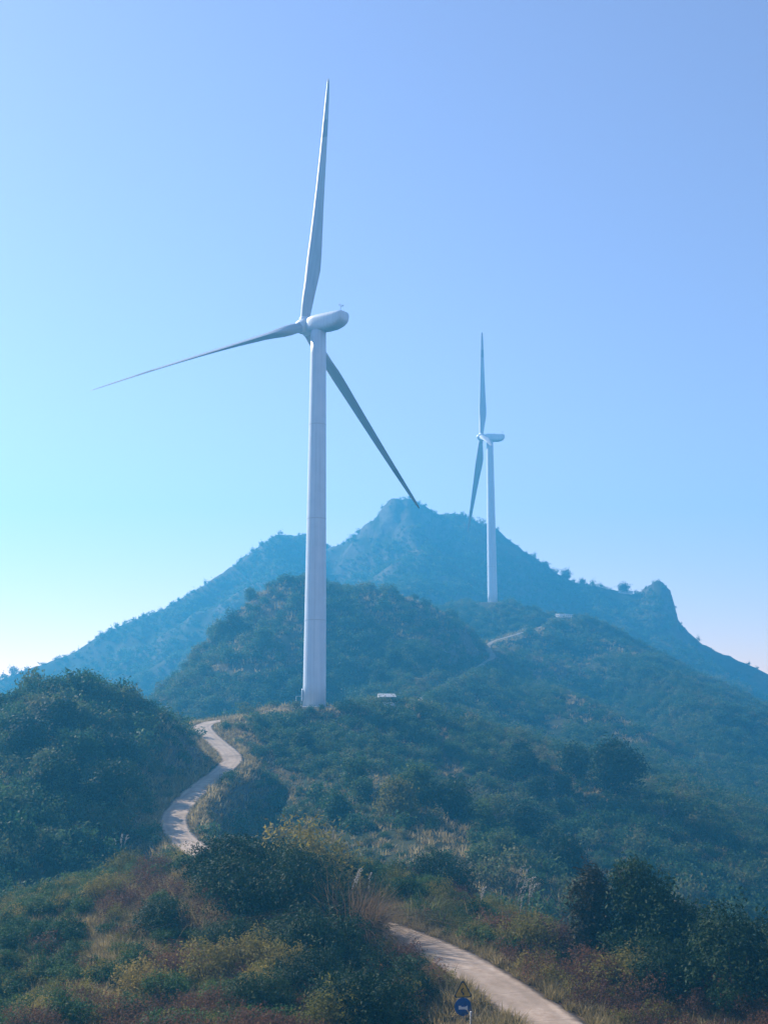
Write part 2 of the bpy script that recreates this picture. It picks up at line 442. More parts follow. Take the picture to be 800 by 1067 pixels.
def seg_dist(X, Y, A):
    """distance of the points to polyline A, z of the closest point, side (+1 left)"""
    best = np.full(X.shape, 1e9); bz = np.zeros(X.shape); side = np.ones(X.shape)
    for a, b in zip(A[:-1], A[1:]):
        dx, dy = b[0] - a[0], b[1] - a[1]
        l2 = dx * dx + dy * dy + 1e-9
        t = np.clip(((X - a[0]) * dx + (Y - a[1]) * dy) / l2, 0, 1)
        d = np.hypot(X - a[0] - t * dx, Y - a[1] - t * dy)
        k = d < best
        best = np.where(k, d, best); bz = np.where(k, a[2] + t * (b[2] - a[2]), bz)
        side = np.where(k, np.sign(dx * (Y - a[1]) - dy * (X - a[0])), side)
    return best, bz, side

def ridge_h(X, Y, r):
    g, A, sl, sr, rd = r
    out = np.full(X.shape, -1e9)
    for a, b in zip(A[:-1], A[1:]):
        dx, dy = b[0] - a[0], b[1] - a[1]
        l2 = dx * dx + dy * dy + 1e-9
        t = np.clip(((X - a[0]) * dx + (Y - a[1]) * dy) / l2, 0, 1)
        d = np.hypot(X - a[0] - t * dx, Y - a[1] - t * dy)
        left = (dx * (Y - a[1]) - dy * (X - a[0])) > 0
        s_ = np.where(left, sl, sr)
        h = a[2] + t * (b[2] - a[2]) - s_ * (np.sqrt(d * d + rd * rd) - rd)
        out = np.maximum(out, h)
    return out

def _smooth(v, n):
    k = np.hanning(n + 2); k /= k.sum()
    return np.convolve(np.pad(v, n, mode='edge'), k, mode='same')[n:-n]
class Crest:
    """a hill whose crest has its own height at every bearing; the flanks lose the crest's detail with the distance from it"""
    def __init__(self, A, slope, back, rd, near, far, jig, wl):
        cb = np.arctan2(A[:, 0], A[:, 1]); cr = np.hypot(A[:, 0], A[:, 1])
        self.b = np.linspace(cb[0], cb[-1], 1400)
        step = (cb[-1] - cb[0]) / 1400
        z = np.interp(self.b, cb, A[:, 2])
        self.z0 = _smooth(z, max(1, int(0.003 / step))); self.z1 = _smooth(z, int(0.05 / step)); self.z2 = _smooth(z, int(0.16 / step))
        self.r = _smooth(np.interp(self.b, cb, cr), int(0.03 / step))
        self.p = (slope, back, rd, near, far, jig, wl)
    def h(self, X, Y):
        slope, back, rd, near, far, jig, wl = self.p
        b0 = np.arctan2(X, Y); r = np.hypot(X, Y)
        dr = r - np.interp(b0, self.b, self.r); ad = np.abs(dr)
        b = b0 + jig * fbm(X, Y, wl, 3) * np.clip(ad / near, 0, 1)
        z0, z1, z2 = (np.interp(b, self.b, q) for q in (self.z0, self.z1, self.z2))
        a1 = np.clip(ad / near, 0, 1); a2 = np.clip((ad - near) / far, 0, 1)
        z = z0 * (1 - a1) + z1 * a1
        z = z * (1 - a2) + z2 * a2
        h = z - np.where(dr < 0, slope, back) * (np.sqrt(dr * dr + rd * rd) - rd)
        return np.where(np.abs(b0) < 1.2, h, -80.0)
CRESTS = {0: Crest(RIDGES[0][1], .72, .72, 3, 50, 130, .030, 110), 1: Crest(RIDGES[1][1], .62, .7, 8, 40, 90, .035, 60)}
_E = [i for i, q in enumerate(RIDGES) if q[0] == 4][0]
CRESTS[_E] = Crest(RIDGES[_E][1], .78, .7, 5, 16, 40, .04, 25)

def terrain(X, Y):
    X = np.asarray(X, float); Y = np.asarray(Y, float)
    r = np.hypot(X, Y)
    H = np.full(X.shape, -70.0); gid = np.full(X.shape, 5)
    wx = X + fbm(X, Y, 60, 3) * np.clip(r / 40, 0, 22); wy = Y + fbm(X + 91, Y - 37, 60, 3) * np.clip(r / 40, 0, 22)
    for i_, q in enumerate(RIDGES):
        near = q[1][:, 1].max() < 300 or q[4] <= 3
        h = CRESTS[i_].h(X, Y) if i_ in CRESTS else ridge_h(X if near else 0.6 * X + 0.4 * wx, Y if near else 0.6 * Y + 0.4 * wy, q)
        k = np.clip(r / 60.0, 0.6, 6.0)
        m = np.maximum(H, h) + np.maximum(k - np.abs(H - h), 0) ** 2 / (4 * k) * 0.8
        gid = np.where(h > H, q[0], gid)
        H = m
    amp = np.clip((r - 40) / 500, 0.02, 1.0)
    H = H + amp * (7.5 * fbm(X, Y, 75, 5) - 7.0 * np.abs(fbm(X + 130, Y + 40, 95, 4)) + 1.5 + 2.0 * fbm(X + 50, Y, 14, 3)) * np.where(gid == 0, 1.0 + 1.1 * np.clip((np.abs(r - np.interp(np.arctan2(X, Y), CRESTS[0].b, CRESTS[0].r)) - 15) / 70, 0, 1), 1.0)
    pk = np.exp(-((X - 22) / 55) ** 2 - ((Y - 862) / 60) ** 2) + .8 * np.exp(-((X - 207) / 22) ** 2 - ((Y - 828) / 35) ** 2) + .5 * np.exp(-((X + 75) / 40) ** 2 - ((Y - 868) / 40) ** 2)
    H = H + np.where(gid == 0, pk * (15.0 * (0.22 - np.abs(fbm(X + 11, Y * .55 + 70, 30, 4))) + 4.0 * fbm(X + 5, Y + 9, 9, 3)), 0)
    H = H + np.where(gid == 4, 3.2 * fbm(X + 20, Y + 5, 17, 4) - 1.5, 0) * np.clip((r - 120) / 40, 0, 1)
    H = H + 0.35 * fbm(X, Y, 6, 3) * np.clip(r / 60, 0, 1)
    # shelf cut for the road and the track
    d, bz, _ = seg_dist(X, Y, ROAD)
    s_ = np.clip((d - 2.4) / 5.5, 0, 1); s_ = s_ * s_ * (3 - 2 * s_)
    H = (bz - 0.06) * (1 - s_) + H * s_
    d2, bz2, _ = seg_dist(X, Y, TRACK)
    s_ = np.clip((d2 - 2.5) / 8, 0, 1); s_ = s_ * s_ * (3 - 2 * s_)
    H = (bz2 - 0.06) * (1 - s_) + H * s_
    # levelled pads
    for (px, py, Yp, rad) in ((327, 737, 257, 8), (513, 629, 597, 9), (403, 736.5, 268, 5), (586, 645, 574, 9)):
        c = at(px, py, Yp)
        dd = np.hypot(X - c[0], Y - c[1])
        s_ = np.clip((dd - rad) / 9, 0, 1); s_ = s_ * s_ * (3 - 2 * s_)
        H = c[2] * (1 - s_) + H * s_
    return H, gid, d, d2

def dryness(X, Y, d, gid):
    """where grass is brown: verges, the knoll, the crests"""
    n = fbm(X, Y, 26, 4)
    out = 0.25 + 0.9 * n
    out = out + np.clip(1 - (d - 1.5) / 7.0, 0, 1) * 0.8
    near = np.clip((150 - np.hypot(X + 10, Y)) / 40, 0, 1)
    out = out + 0.35 * near
    out = np.where(gid == 4, out - 0.35, out)
    return np.clip(out, 0, 1)

# polar sheet round the viewpoint: fine inside the view, coarse round the rest
BX, BY0, BY1 = 1000.0, -120.0, 1020.0
ang = np.concatenate([np.arange(-180, -60, 6), np.arange(-60, -26, 2), np.arange(-26, 26, 0.16), np.arange(26, 60, 2), np.arange(60, 180, 6)]) * math.pi / 180
rr = [0.0, 3.0, 8.0, 15.0, 24.0]
r_ = 30.0
while r_ < 1150:
    rr.append(r_); r_ *= 1.0065
rr.append(1150.0); rr = np.array(rr)
na, nr = len(ang), len(rr)
sx, sy = np.sin(ang), np.cos(ang)
lim = np.minimum((BX - 2) / np.maximum(np.abs(sx), 1e-6), np.where(sy > 0, (BY1 - 2) / np.maximum(sy, 1e-6), (-BY0 - 2) / np.maximum(-sy, 1e-6)))
RRm = np.minimum(rr[None, :], lim[:, None])
GX, GY = RRm * sx[:, None], RRm * sy[:, None]
GZ, GID, GD, GD2 = terrain(GX, GY)
GDRY = dryness(GX, GY, GD, GID)
idx = (np.arange(na)[:, None] * nr + np.arange(nr)[None, :])
i2 = np.roll(idx, -1, axis=0)
Q = np.stack([idx[:, :-1], idx[:, 1:], i2[:, 1:], i2[:, :-1]], -1).reshape(-1, 4)
ok = (np.hypot(GX.ravel()[Q[:, 0]] - GX.ravel()[Q[:, 1]], GY.ravel()[Q[:, 0]] - GY.ravel()[Q[:, 1]]) > 1e-4)
Q = Q[ok]
fg = GID.ravel()[Q[:, 0]]
AV = np.stack([GX, GY, GZ], -1).reshape(-1, 3); AD = GDRY.ravel()
def sub_sheet(name, sel, mat, label):
    q = Q[sel]
    u, inv = np.unique(q, return_inverse=True)
    me = mesh_np(name, AV[u], inv.reshape(-1, 4), True, {'dry': ('POINT', AD[u])})
    o = link(name, me, None, mat)
    tag(o, label, None, None, 'structure')
    return o
sub_sheet('mountain', fg == 0, MOUNTM, 'hazy blue mountain with a rocky double summit behind the turbines')
sub_sheet('hill', fg == 1, HILLM, 'wooded hill right behind the near turbine')
sub_sheet('hill', fg == 2, HILLM, 'long shoulder under the far turbine with a track along its spur')
sub_sheet('ground', fg >= 3, GROUND, 'brushy ground round the concrete road, the near turbine and the left knoll')

# what can be seen from near the viewpoint (for leaving out plants nobody could see)
_el = np.arctan2(GZ + 0.0, np.maximum(RRm, 1))
_el[:, :5] = -1.5
_run = np.maximum.accumulate(_el, axis=1)
def seen(X, Y, Z, h=4.0, margin=4.0):
    a = np.arctan2(X, Y); r = np.hypot(X, Y)
    ia = np.clip(np.searchsorted(ang, a), 0, na - 1); ir = np.clip(np.searchsorted(rr, r) - 3, 0, nr - 1)
    return np.arctan2(Z + h + margin, r) >= _run[ia, ir]
def gz(x, y):
    return float(terrain(np.array([x]), np.array([y]))[0][0])

# ------------------------------------------------------------------ road and track
def strip(name, line, hw, mat, label, lift=0.03, cols=9, wob=0.16):
    n = len(line)
    t = np.gradient(line[:, :2], axis=0); t /= np.linalg.norm(t, axis=1)[:, None]
    nrm = np.stack([t[:, 1], -t[:, 0]], 1)
    s_ = np.concatenate([[0], np.cumsum(np.linalg.norm(np.diff(line[:, :2], axis=0), axis=1))])
    V = []; UV = []
    for j in range(cols):
        u = -1 + 2 * j / (cols - 1)
        e = hw * u + (np.sign(u) * wob * fbm(s_ + 50 * np.sign(u), s_ * 0, 1.7, 3) if abs(u) == 1 else 0)
        p = line[:, :2] + nrm * np.reshape(e, (-1, 1)) if np.ndim(e) else line[:, :2] + nrm * e
        z = line[:, 2] + lift - 0.03 * u * u
        V.append(np.column_stack([p, z])); UV.append(np.column_stack([np.full(n, u), s_]))
    # kerb-like slab sides
    for u, src in ((-1, V[0]), (1, V[-1])):
        q = src.copy(); q[:, 2] -= 0.35
        V.append(q); UV.append(np.column_stack([np.full(n, u * 1.2), s_]))
    order = [cols] + list(range(cols)) + [cols + 1]
    V = np.stack([V[k] for k in order]); UV = np.stack([UV[k] for k in order])
    c = len(order)
    ii = np.arange(c * n).reshape(c, n)
    q = np.stack([ii[:-1, :-1], ii[1:, :-1], ii[1:, 1:], ii[:-1, 1:]], -1).reshape(-1, 4)
    me = mesh_np(name, V.reshape(-1, 3), q, True)
    uvl = me.uv_layers.new(name='UVMap')
    li = np.zeros(len(me.loops), dtype=np.int32); me.loops.foreach_get('vertex_index', li)
    uvl.data.foreach_set('uv', UV.reshape(-1, 2)[li].astype(np.float32).ravel())
    o = link(name, me, None, mat)
    tag(o, label, None, None, 'structure')
    return o
strip('road', ROAD, ROAD_W, ROADM, 'pale concrete road winding up the foreground to the saddle')
TRACKM = simple('track_gravel', (0.25, 0.21, 0.17), 0.95, 0.3, 0.4, darker=0.55)
strip('path', TRACK, 1.2, TRACKM, 'faint pale track climbing the spur to the far turbine', 0.05)

# ------------------------------------------------------------------ haze
hm = bpy.data.materials.new('haze_air')
hm.use_nodes = True
hn = hm.node_tree
hn.nodes.remove(hn.nodes['Principled BSDF'])
pv = hn.nodes.new('ShaderNodeVolumePrincipled')
pv.inputs['Color'].default_value = (*HAZE_COLOR, 1)
pv.inputs['Density'].default_value = HAZE_DENSITY
pv.inputs['Anisotropy'].default_value = 0.30
hn.links.new(pv.outputs[0], hn.nodes['Material Output'].inputs['Volume'])
zlo = float(GZ.min()) - 1.0
bm = bmesh.new()
bm_box(bm, (0, (BY0 + BY1) / 2, (zlo + 190) / 2), (2 * BX, BY1 - BY0, 190 - zlo))
hz = link('haze', bm_mesh(bm, 'haze'), None, hm)
tag(hz, 'thin blue haze filling the air', None, None, 'stuff')
#@@PART2
# ------------------------------------------------------------------ wind turbines
BLADE_L = 68.0
def blade_mesh():
    st = [0, .012, .03, .06, .10, .15, .20, .26, .34, .44, .55, .66, .76, .85, .92, .965, .988, 1.0]
    ch = np.interp(st, [0, .03, .20, .26, .40, .60, .80, .93, .985, 1], [2.5, 2.5, 4.2, 4.1, 3.3, 2.45, 1.75, 1.2, .75, .2])
    th = np.interp(st, [0, .03, .12, .20, .35, .6, 1], [1, 1, .55, .36, .26, .2, .16])
    ci = np.interp(st, [0, .03, .17, 1], [1, 1, 0, 0])
    tw = np.interp(st, [0, .2, .5, 1], [R(13), R(11), R(4), R(-1)])
    n = 24; V = []
    for k, s in enumerate(st):
        for j in range(n):
            t = 2 * math.pi * j / n
            cx, cy = 0.5 * math.cos(t), 0.5 * math.sin(t)
            xx = 0.5 * (1 + math.cos(t))                       # 0 nose .. 1 tail
            yt = 5 * (.2969 * math.sqrt(xx) - .126 * xx - .3516 * xx**2 + .2843 * xx**3 - .1015 * xx**4)
            ax, ay = xx - 0.32, math.copysign(yt, math.sin(t)) * th[k]
            px = ci[k] * cx + (1 - ci[k]) * ax
            py = ci[k] * cy + (1 - ci[k]) * ay
            px, py = px * ch[k], py * ch[k]
            c, s_ = math.cos(tw[k]), math.sin(tw[k])
            V.append((px * c - py * s_, px * s_ + py * c + 1.8 * s**2 * -1.0, 1.1 + s * (BLADE_L - 1.1)))
    Fq = []
    for i in range(len(st) - 1):
        for j in range(n):
            Fq.append((i * n + j, i * n + (j + 1) % n, (i + 1) * n + (j + 1) % n, (i + 1) * n + j))
    bm = bmesh.new()
    vs = [bm.verts.new(v) for v in V]
    for q in Fq: bm.faces.new([vs[k] for k in q])
    bm.faces.new(vs[-n:])
    return bm_mesh(bm, 'blade', True)

def revolve(bm, prof, n=40, axis='Z'):
    rings = []
    for r, z in prof:
        rings.append([bm.verts.new((r * math.cos(2 * math.pi * k / n), r * math.sin(2 * math.pi * k / n), z)) for k in range(n)])
    for a, b in zip(rings[:-1], rings[1:]):
        for k in range(n):
            bm.faces.new((a[k], a[(k + 1) % n], b[(k + 1) % n], b[k]))
    bm.faces.new(rings[0]); bm.faces.new(rings[-1])

TH = 90.7
def tower_mesh():
    prof = []
    for z0, z1 in ((0, 20), (20, 44), (44, 67), (67, TH)):
        for z in np.linspace(z0, z1, 5)[:(5 if z1 == TH else 4)]:
            prof.append((2.68 - 0.82 * (z / TH) ** 1.1, z))
    bm = bmesh.new(); revolve(bm, prof, 56)
    me = bm_mesh(bm, 'tower', True)
    return me

def ring_mesh():
    bm = bmesh.new(); n = 56
    q = [(1.0, -.12), (1.014, -.11), (1.014, .11), (1.0, .12), (.98, .12), (.98, -.12)]
    rs = [[bm.verts.new((r * math.cos(2 * math.pi * k / n), r * math.sin(2 * math.pi * k / n), z)) for k in range(n)] for r, z in q]
    for a, b in zip(rs, rs[1:] + rs[:1]):
        for k in range(n): bm.faces.new((a[k], a[(k + 1) % n], b[(k + 1) % n], b[k]))
    return bm_mesh(bm, 'flange_ring')

def nacelle_mesh():
    """local +X towards the hub"""
    secs = [(2.75, 1.35, 1.3, -1.35), (2.6, 1.62, 1.62, -1.62), (1.7, 1.9, 1.95, -1.95), (0.2, 2.05, 2.1, -2.08), (-3.0, 2.1, 2.2, -2.1), (-5.2, 2.08, 2.25, -1.9), (-6.8, 2.0, 2.25, -1.35), (-7.7, 1.85, 2.2, -0.75), (-8.15, 1.6, 2.0, -0.2), (-8.25, 1.35, 1.75, 0.05)]
    bm = bmesh.new(); n = 36; rings = []
    for x, hw, zt, zb in secs:
        ring = []
        for k in range(n):
            t = 2 * math.pi * k / n
            e = 0.55
            c, s_ = math.cos(t), math.sin(t)
            y = hw * math.copysign(abs(c) ** e, c); z = math.copysign(abs(s_) ** e, s_)
            ring.append(bm.verts.new((x, y, (zt + zb) / 2 + z * (zt - zb) / 2)))
        rings.append(ring)
    for a, b in zip(rings[:-1], rings[1:]):
        for k in range(n): bm.faces.new((a[k], a[(k + 1) % n], b[(k + 1) % n], b[k]))
    bm.faces.new(rings[0]); bm.faces.new(rings[-1])
    me = bm_mesh(bm, 'nacelle', True)
    return me

def hub_mesh():
    bm = bmesh.new()
    revolve(bm, [(1.45, -1.75), (1.75, -1.6), (1.95, -0.8), (2.0, 0.2), (1.85, 1.1), (1.45, 1.9), (0.85, 2.5), (0.3, 2.75), (0.02, 2.8)], 36)
    bmesh.ops.rotate(bm, cent=(0, 0, 0), matrix=Matrix.Rotation(math.pi / 2, 3, 'Y'), verts=bm.verts)
    return bm_mesh(bm, 'hub', True)

def collar_mesh():
    bm = bmesh.new(); revolve(bm, [(1.38, 0.9), (1.42, 1.0), (1.42, 2.0), (1.3, 2.12)], 28)
    return bm_mesh(bm, 'blade_collar', True)

def mast_mesh():
    v, f_ = join_arrays([tube_arrays([(0, 0, 0), (0, 0, 1.7)], [.06, .05]), tube_arrays([(0, -.7, 1.25), (0, .7, 1.25)], [.04, .04]),
                         tube_arrays([(0, -.7, 1.2), (0, -.7, 1.65)], [.05, .05]), tube_arrays([(0, .7, 1.2), (0, .7, 1.55)], [.05, .05]),
                         tube_arrays([(-.35, .7, 1.5), (.35, .7, 1.5)], [.09, .02]), tube_arrays([(-.25, -.7, 1.65), (.25, -.7, 1.65)], [.08, .08])])
    return mesh_np('anemometer_mast', v, f_)

def lamp_mesh():
    bm = bmesh.new(); revolve(bm, [(.30, 0), (.32, .1), (.32, .42), (.2, .55), (.02, .6)], 16)
    return bm_mesh(bm, 'beacon_lamp', True)

TM = dict(ring=ring_mesh(), tower=tower_mesh(), nacelle=nacelle_mesh(), hub=hub_mesh(), collar=collar_mesh(), blade=blade_mesh(), mast=mast_mesh(), lamp=lamp_mesh())
def put(name, key, mat, parent, mtx):
    me = TM[key]
    o = bpy.data.objects.new(name, me); COL.objects.link(o)
    if not me.materials: me.materials.append(mat)
    o.parent = parent; o.matrix_local = mtx
    return o
def frame(x, y, z, loc):
    m = Matrix.Identity(4)
    for i, a in enumerate((x, y, z)):
        for j in range(3): m[j][i] = a[j]
    for j in range(3): m[j][3] = loc[j]
    return m

def turbine(base, yaw, phase, tilt, cone, label):
    root = empty('wind_turbine', base)
    tag(root, label, 'wind turbine')
    tw_ = put('tower', 'tower', WHITE, root, Matrix.Identity(4))
    for z1 in (20, 44, 67):
        r = 2.68 - 0.82 * (z1 / TH) ** 1.1
        put('flange_ring', 'ring', RINGM, tw_, Matrix.Translation((0, 0, z1)) @ Matrix.Diagonal((r, r, 1, 1)))
    a = Vector((-math.cos(yaw) * math.cos(tilt), math.sin(yaw) * math.cos(tilt), math.sin(tilt)))
    e = Vector((math.sin(yaw), math.cos(yaw), 0)); v = e.cross(a)
    if v.z < 0: v = -v
    y = v.cross(a)
    top = Vector((0, 0, TH + 1.95))
    nac = put('nacelle', 'nacelle', WHITE, root, frame(a, y, v, top))
    put('anemometer_mast', 'mast', GREYM, nac, Matrix.Translation((-7.0, 0.4, 2.2)))
    put('beacon_lamp', 'lamp', DARKM, nac, Matrix.Translation((-2.6, -0.3, 2.15)))
    H = top + a * 4.6
    put('hub', 'hub', WHITE, root, frame(a, y, v, H))
    for k in range(3):
        t = phase + k * 2 * math.pi / 3
        rdir = math.cos(t) * v + math.sin(t) * e
        z = (math.cos(cone) * rdir + math.sin(cone) * a).normalized()
        x = (-a - z * (-a).dot(z)).normalized()              # tail edge towards the nacelle: blades feathered
        yy = z.cross(x)
        b = put('blade', 'blade', BLADE, root, frame(x, yy, z, H))
        put('blade_collar', 'collar', WHITE, b, Matrix.Identity(4))
    return root

T1 = at(327.5, 737, 257); T2 = at(513, 629, 595)
t1 = turbine(T1, 0.632, 0.083, 0.081, 0.0265, 'tall white wind turbine in front with a blade reaching out to the left')
t2 = turbine(T2, -0.018, 0.239, 0.058, 0.016, 'smaller distant white wind turbine on the shoulder below the rocky peak')
for t_ in (t1, t2): t_['group'] = 'wind turbines on the ridge'

# door with its hood and stair on the left of the near tower
def local_frame(ang_):
    return Matrix.Rotation(ang_, 4, 'Z')
door_m = local_frame(R(186))          # local +X points out of the door, to the left of the picture
bm = bmesh.new()
prof = [(-.62, 0), (-.62, 1.9)] + [(.62 * math.cos(t), 1.9 + .62 * math.sin(t)) for t in np.linspace(math.pi, 0, 9)[1:-1]] + [(.62, 1.9), (.62, 0)]
fr = [bm.verts.new((2.60, y_, z_ + 1.5)) for y_, z_ in prof]; bk = [bm.verts.new((2.80, y_, z_ + 1.5)) for y_, z_ in prof]
bm.faces.new(fr); bm.faces.new(bk)
for i in range(len(prof)):
    j = (i + 1) % len(prof); bm.faces.new((fr[i], fr[j], bk[j], bk[i]))
door = link('door', bm_mesh(bm, 'door'), t1, GREYM); door.matrix_local = door_m
pp = [(2.86, -.75, 1.5), (2.86, -.75, 3.4)] + [(2.86, .75 * math.cos(t), 3.4 + .75 * math.sin(t)) for t in np.linspace(math.pi, 0, 9)[1:-1]] + [(2.86, .75, 3.4), (2.86, .75, 1.5)]
v_, f_ = tube_arrays(pp, [.13] * len(pp))
link('door_frame', mesh_np('door_frame', v_, f_), door, WHITE)
v_, f_ = tube_arrays([(2.86, .42, 2.5), (2.86, .42, 2.75)], [.03, .03])
link('handle', mesh_np('handle', v_, f_), door, DARKM)
bm = bmesh.new()
bm_box(bm, (3.55, 0, 1.42), (1.5, 1.5, .1))
for k in range(6): bm_box(bm, (3.4, -1.0 - k * .3, 1.2 - k * .22), (1.1, .3, .06))
stair = link('stair', bm_mesh(bm, 'stair'), t1, GREYM); stair.matrix_local = door_m
rails = []
for xx in (2.95, 4.2):
    rails += [tube_arrays([(xx, -.75, 2.5), (xx, -2.6, 1.05)], [.035] * 2), tube_arrays([(xx, -.75, 1.45), (xx, -.75, 2.5)], [.035] * 2), tube_arrays([(xx, -2.6, 0), (xx, -2.6, 1.05)], [.035] * 2)]
rails += [tube_arrays([(4.2, -.75, 2.5), (4.2, .75, 2.5)], [.035] * 2), tube_arrays([(4.2, -.75, 2.0), (4.2, .75, 2.0)], [.03] * 2), tube_arrays([(4.2, .75, 0), (4.2, .75, 2.5)], [.035] * 2), tube_arrays([(2.95, .75, 2.5), (4.2, .75, 2.5)], [.035] * 2)]
v_, f_ = join_arrays(rails)
link('handrail', mesh_np('handrail', v_, f_), stair, WHITEP)
bm = bmesh.new(); revolve(bm, [(4.2, -1.2), (4.2, .12), (3.9, .2), (2.6, .22)], 40)
link('concrete_base', bm_mesh(bm, 'concrete_base', False), t1, GREYWALL)
bm = bmesh.new(); revolve(bm, [(4.2, -1.2), (4.2, .12), (3.9, .2), (2.6, .22)], 40)
link('concrete_base', bm_mesh(bm, 'concrete_base', False), t2, GREYWALL)

# ------------------------------------------------------------------ small built things
K = at(403, 736.5, 268)
ks = empty('transformer_kiosk', K, R(8))
tag(ks, 'small pale transformer kiosk with a white roof right of the near turbine', 'kiosk')
bm = bmesh.new(); bm_box(bm, (0, 0, 1.2), (3.9, 2.4, 2.1), .04)
body = link('body', bm_mesh(bm, 'body'), ks, WHITEP)
bm = bmesh.new(); bm_box(bm, (0, 0, .05), (4.2, 2.7, .3)); link('plinth', bm_mesh(bm, 'plinth'), ks, GREYM)
bm = bmesh.new()
q_ = [bm.verts.new(v) for v in ((-2.1, -1.5, 2.25), (2.1, -1.5, 2.25), (2.1, 1.4, 2.25), (-2.1, 1.4, 2.25), (-2.1, -1.5, 2.36), (2.1, -1.5, 2.36), (2.1, 1.4, 3.15), (-2.1, 1.4, 3.15))]
for f_ in ((0, 1, 2, 3), (4, 5, 6, 7), (0, 1, 5, 4), (1, 2, 6, 5), (2, 3, 7, 6), (3, 0, 4, 7)): bm.faces.new([q_[k] for k in f_])
rf_ = link('roof', bm_mesh(bm, 'roof'), ks, simple('roof_sheet', (0.40, 0.42, 0.44), 0.7, 0.4, 1.5, darker=0.7))
bm = bmesh.new(); bm_box(bm, (.6, 1.0, 3.2), (1.3, .7, .5), .05); link('roof_vent', bm_mesh(bm, 'roof_vent'), rf_, WHITEP)
for sx_ in (-.95, .95):
    bm = bmesh.new(); bm_box(bm, (sx_, -1.225, 1.15), (1.5, .05, 1.8), .01)
    d_ = link('door', bm_mesh(bm, 'door'), ks, WHITEP)
    bm = bmesh.new()
    for k in range(5): bm_box(bm, (sx_, -1.265, 1.45 + k * .1), (.9, .03, .05))
    link('vent', bm_mesh(bm, 'vent'), d_, DARKM)

def railing(name, pts, h, mat, label, cat, post=1.8, rails_=(1.0, .55), thick=.06):
    """pts: ground points; every post its own part, the rails one part each"""
    root = empty(name, pts[0])
    tag(root, label, cat)
    pts = np.asarray(pts, float) - np.asarray(pts[0], float)
    L_ = np.concatenate([[0], np.cumsum(np.linalg.norm(np.diff(pts, axis=0), axis=1))])
    n = max(2, int(L_[-1] / post) + 1)
    sm = np.column_stack([np.interp(np.linspace(0, L_[-1], n), L_, pts[:, k]) for k in range(3)])
    pv_, pf_ = tube_arrays([(0, 0, -.5), (0, 0, h)], [thick] * 2, 6)
    pm = mesh_np('post', pv_, pf_); pm.materials.append(mat)
    for p_ in sm:
        o = bpy.data.objects.new('post', pm); COL.objects.link(o); o.parent = root; o.location = Vector(p_)
    for q in rails_:
        v_, f_ = tube_arrays(sm + np.array([0, 0, h * q - .02]), [thick * .8] * n, 6)
        link('rail', mesh_np('rail', v_, f_), root, mat)
    return root
def on_ground(lst):
    out = []
    for px, py, Y in lst:
        p_ = at(px, py, Y); out.append((p_[0], p_[1], gz(p_[0], p_[1])))
    return out
railing('fence', on_ground([(377, 736, 264), (386, 736, 265), (394, 736, 266)]), 1.15, GREYWALL, 'low pale railing between the near turbine and the kiosk', 'railing')
railing('fence', on_ground([(413, 736, 268), (421, 737, 270), (428, 738, 272)]), 1.1, GREYWALL, 'low pale railing running right from the kiosk', 'railing')
railing('fence', on_ground([(576, 643, 578), (580, 644, 576), (586, 646, 571), (590, 646, 572), (597, 645, 576)]), 2.3, WHITEP, 'white railing round the lookout at the end of the spur track', 'railing', 1.5, (1.0, .6, .3), .2)
railing('fence', on_ground([(579, 647, 568), (584, 650, 563), (589, 648, 566)]), 2.0, WHITEP, 'short white railing just below the spur lookout', 'railing', 1.5, (1.0, .5), .2)

# whitewashed wall on the skyline
def crest_spot(px, Y):
    best = None
    for yy in np.arange(Y - 30, Y + 31, 3):
        x = (px - 400) / F * yy * .995
        z = gz(x, yy)
        if best is None or z / yy > best[0]: best = (z / yy, (x, yy, z - .2))
    return best[1]
wc = crest_spot(653, 842)
wl = empty('low_wall', (wc[0], wc[1] - 1.5, wc[2] + 0.6))
tag(wl, 'low white wall under a round tree on the right skyline', 'wall')
bm = bmesh.new(); bm_box(bm, (0, 0, .6), (11, .4, 2.4), .03); link('wall_body', bm_mesh(bm, 'wall_body'), wl, WHITEP)
bm = bmesh.new(); bm_box(bm, (0, 0, 1.9), (11.3, .6, .2), .03); link('coping', bm_mesh(bm, 'coping'), wl, WHITEP)

# road sign
sp_ = at(482.5, 1066, 68.0)
sg = empty('road_sign', (sp_[0], sp_[1], gz(sp_[0], sp_[1])))
sg.rotation_euler = (0, 0, R(6))
tag(sg, 'roadside post with a triangular warning sign above a round blue sign', 'road sign')
gz0 = sg.location.z
ztri = at(482.5, 1033, 68.0)[2] - gz0; zdisc = at(482.5, 1049, 68.0)[2] - gz0
v_, f_ = tube_arrays([(0, .05, -.6), (0, .05, ztri + .35)], [.038] * 2, 10)
link('post', mesh_np('post', v_, f_, True), sg, GREYM)
def plate(name, outline, y0, y1, mat, parent, off=(0, 0)):
    bm = bmesh.new()
    a = [bm.verts.new((x + off[0], y0, z + off[1])) for x, z in outline]; b = [bm.verts.new((x + off[0], y1, z + off[1])) for x, z in outline]
    bm.faces.new(a); bm.faces.new(b)
    for i in range(len(outline)):
        j = (i + 1) % len(outline); bm.faces.new((a[i], a[j], b[j], b[i]))
    return link(name, bm_mesh(bm, name), parent, mat)
def tri(r, cut=.12):
    o = []
    for k in range(3):
        c0 = math.pi / 2 + k * 2 * math.pi / 3
        for q in (-1, 0, 1):
            aa = c0 + q * cut
            rr_ = r * (1.0 if q == 0 else .965)
            o.append((rr_ * math.cos(aa), rr_ * math.sin(aa)))
    return o
tp = plate('warning_plate', tri(.58), 0, -.02, BLACK, sg, (0, ztri))
plate('yellow_field', tri(.48), -.021, -.026, YELLOW, tp, (0, ztri))
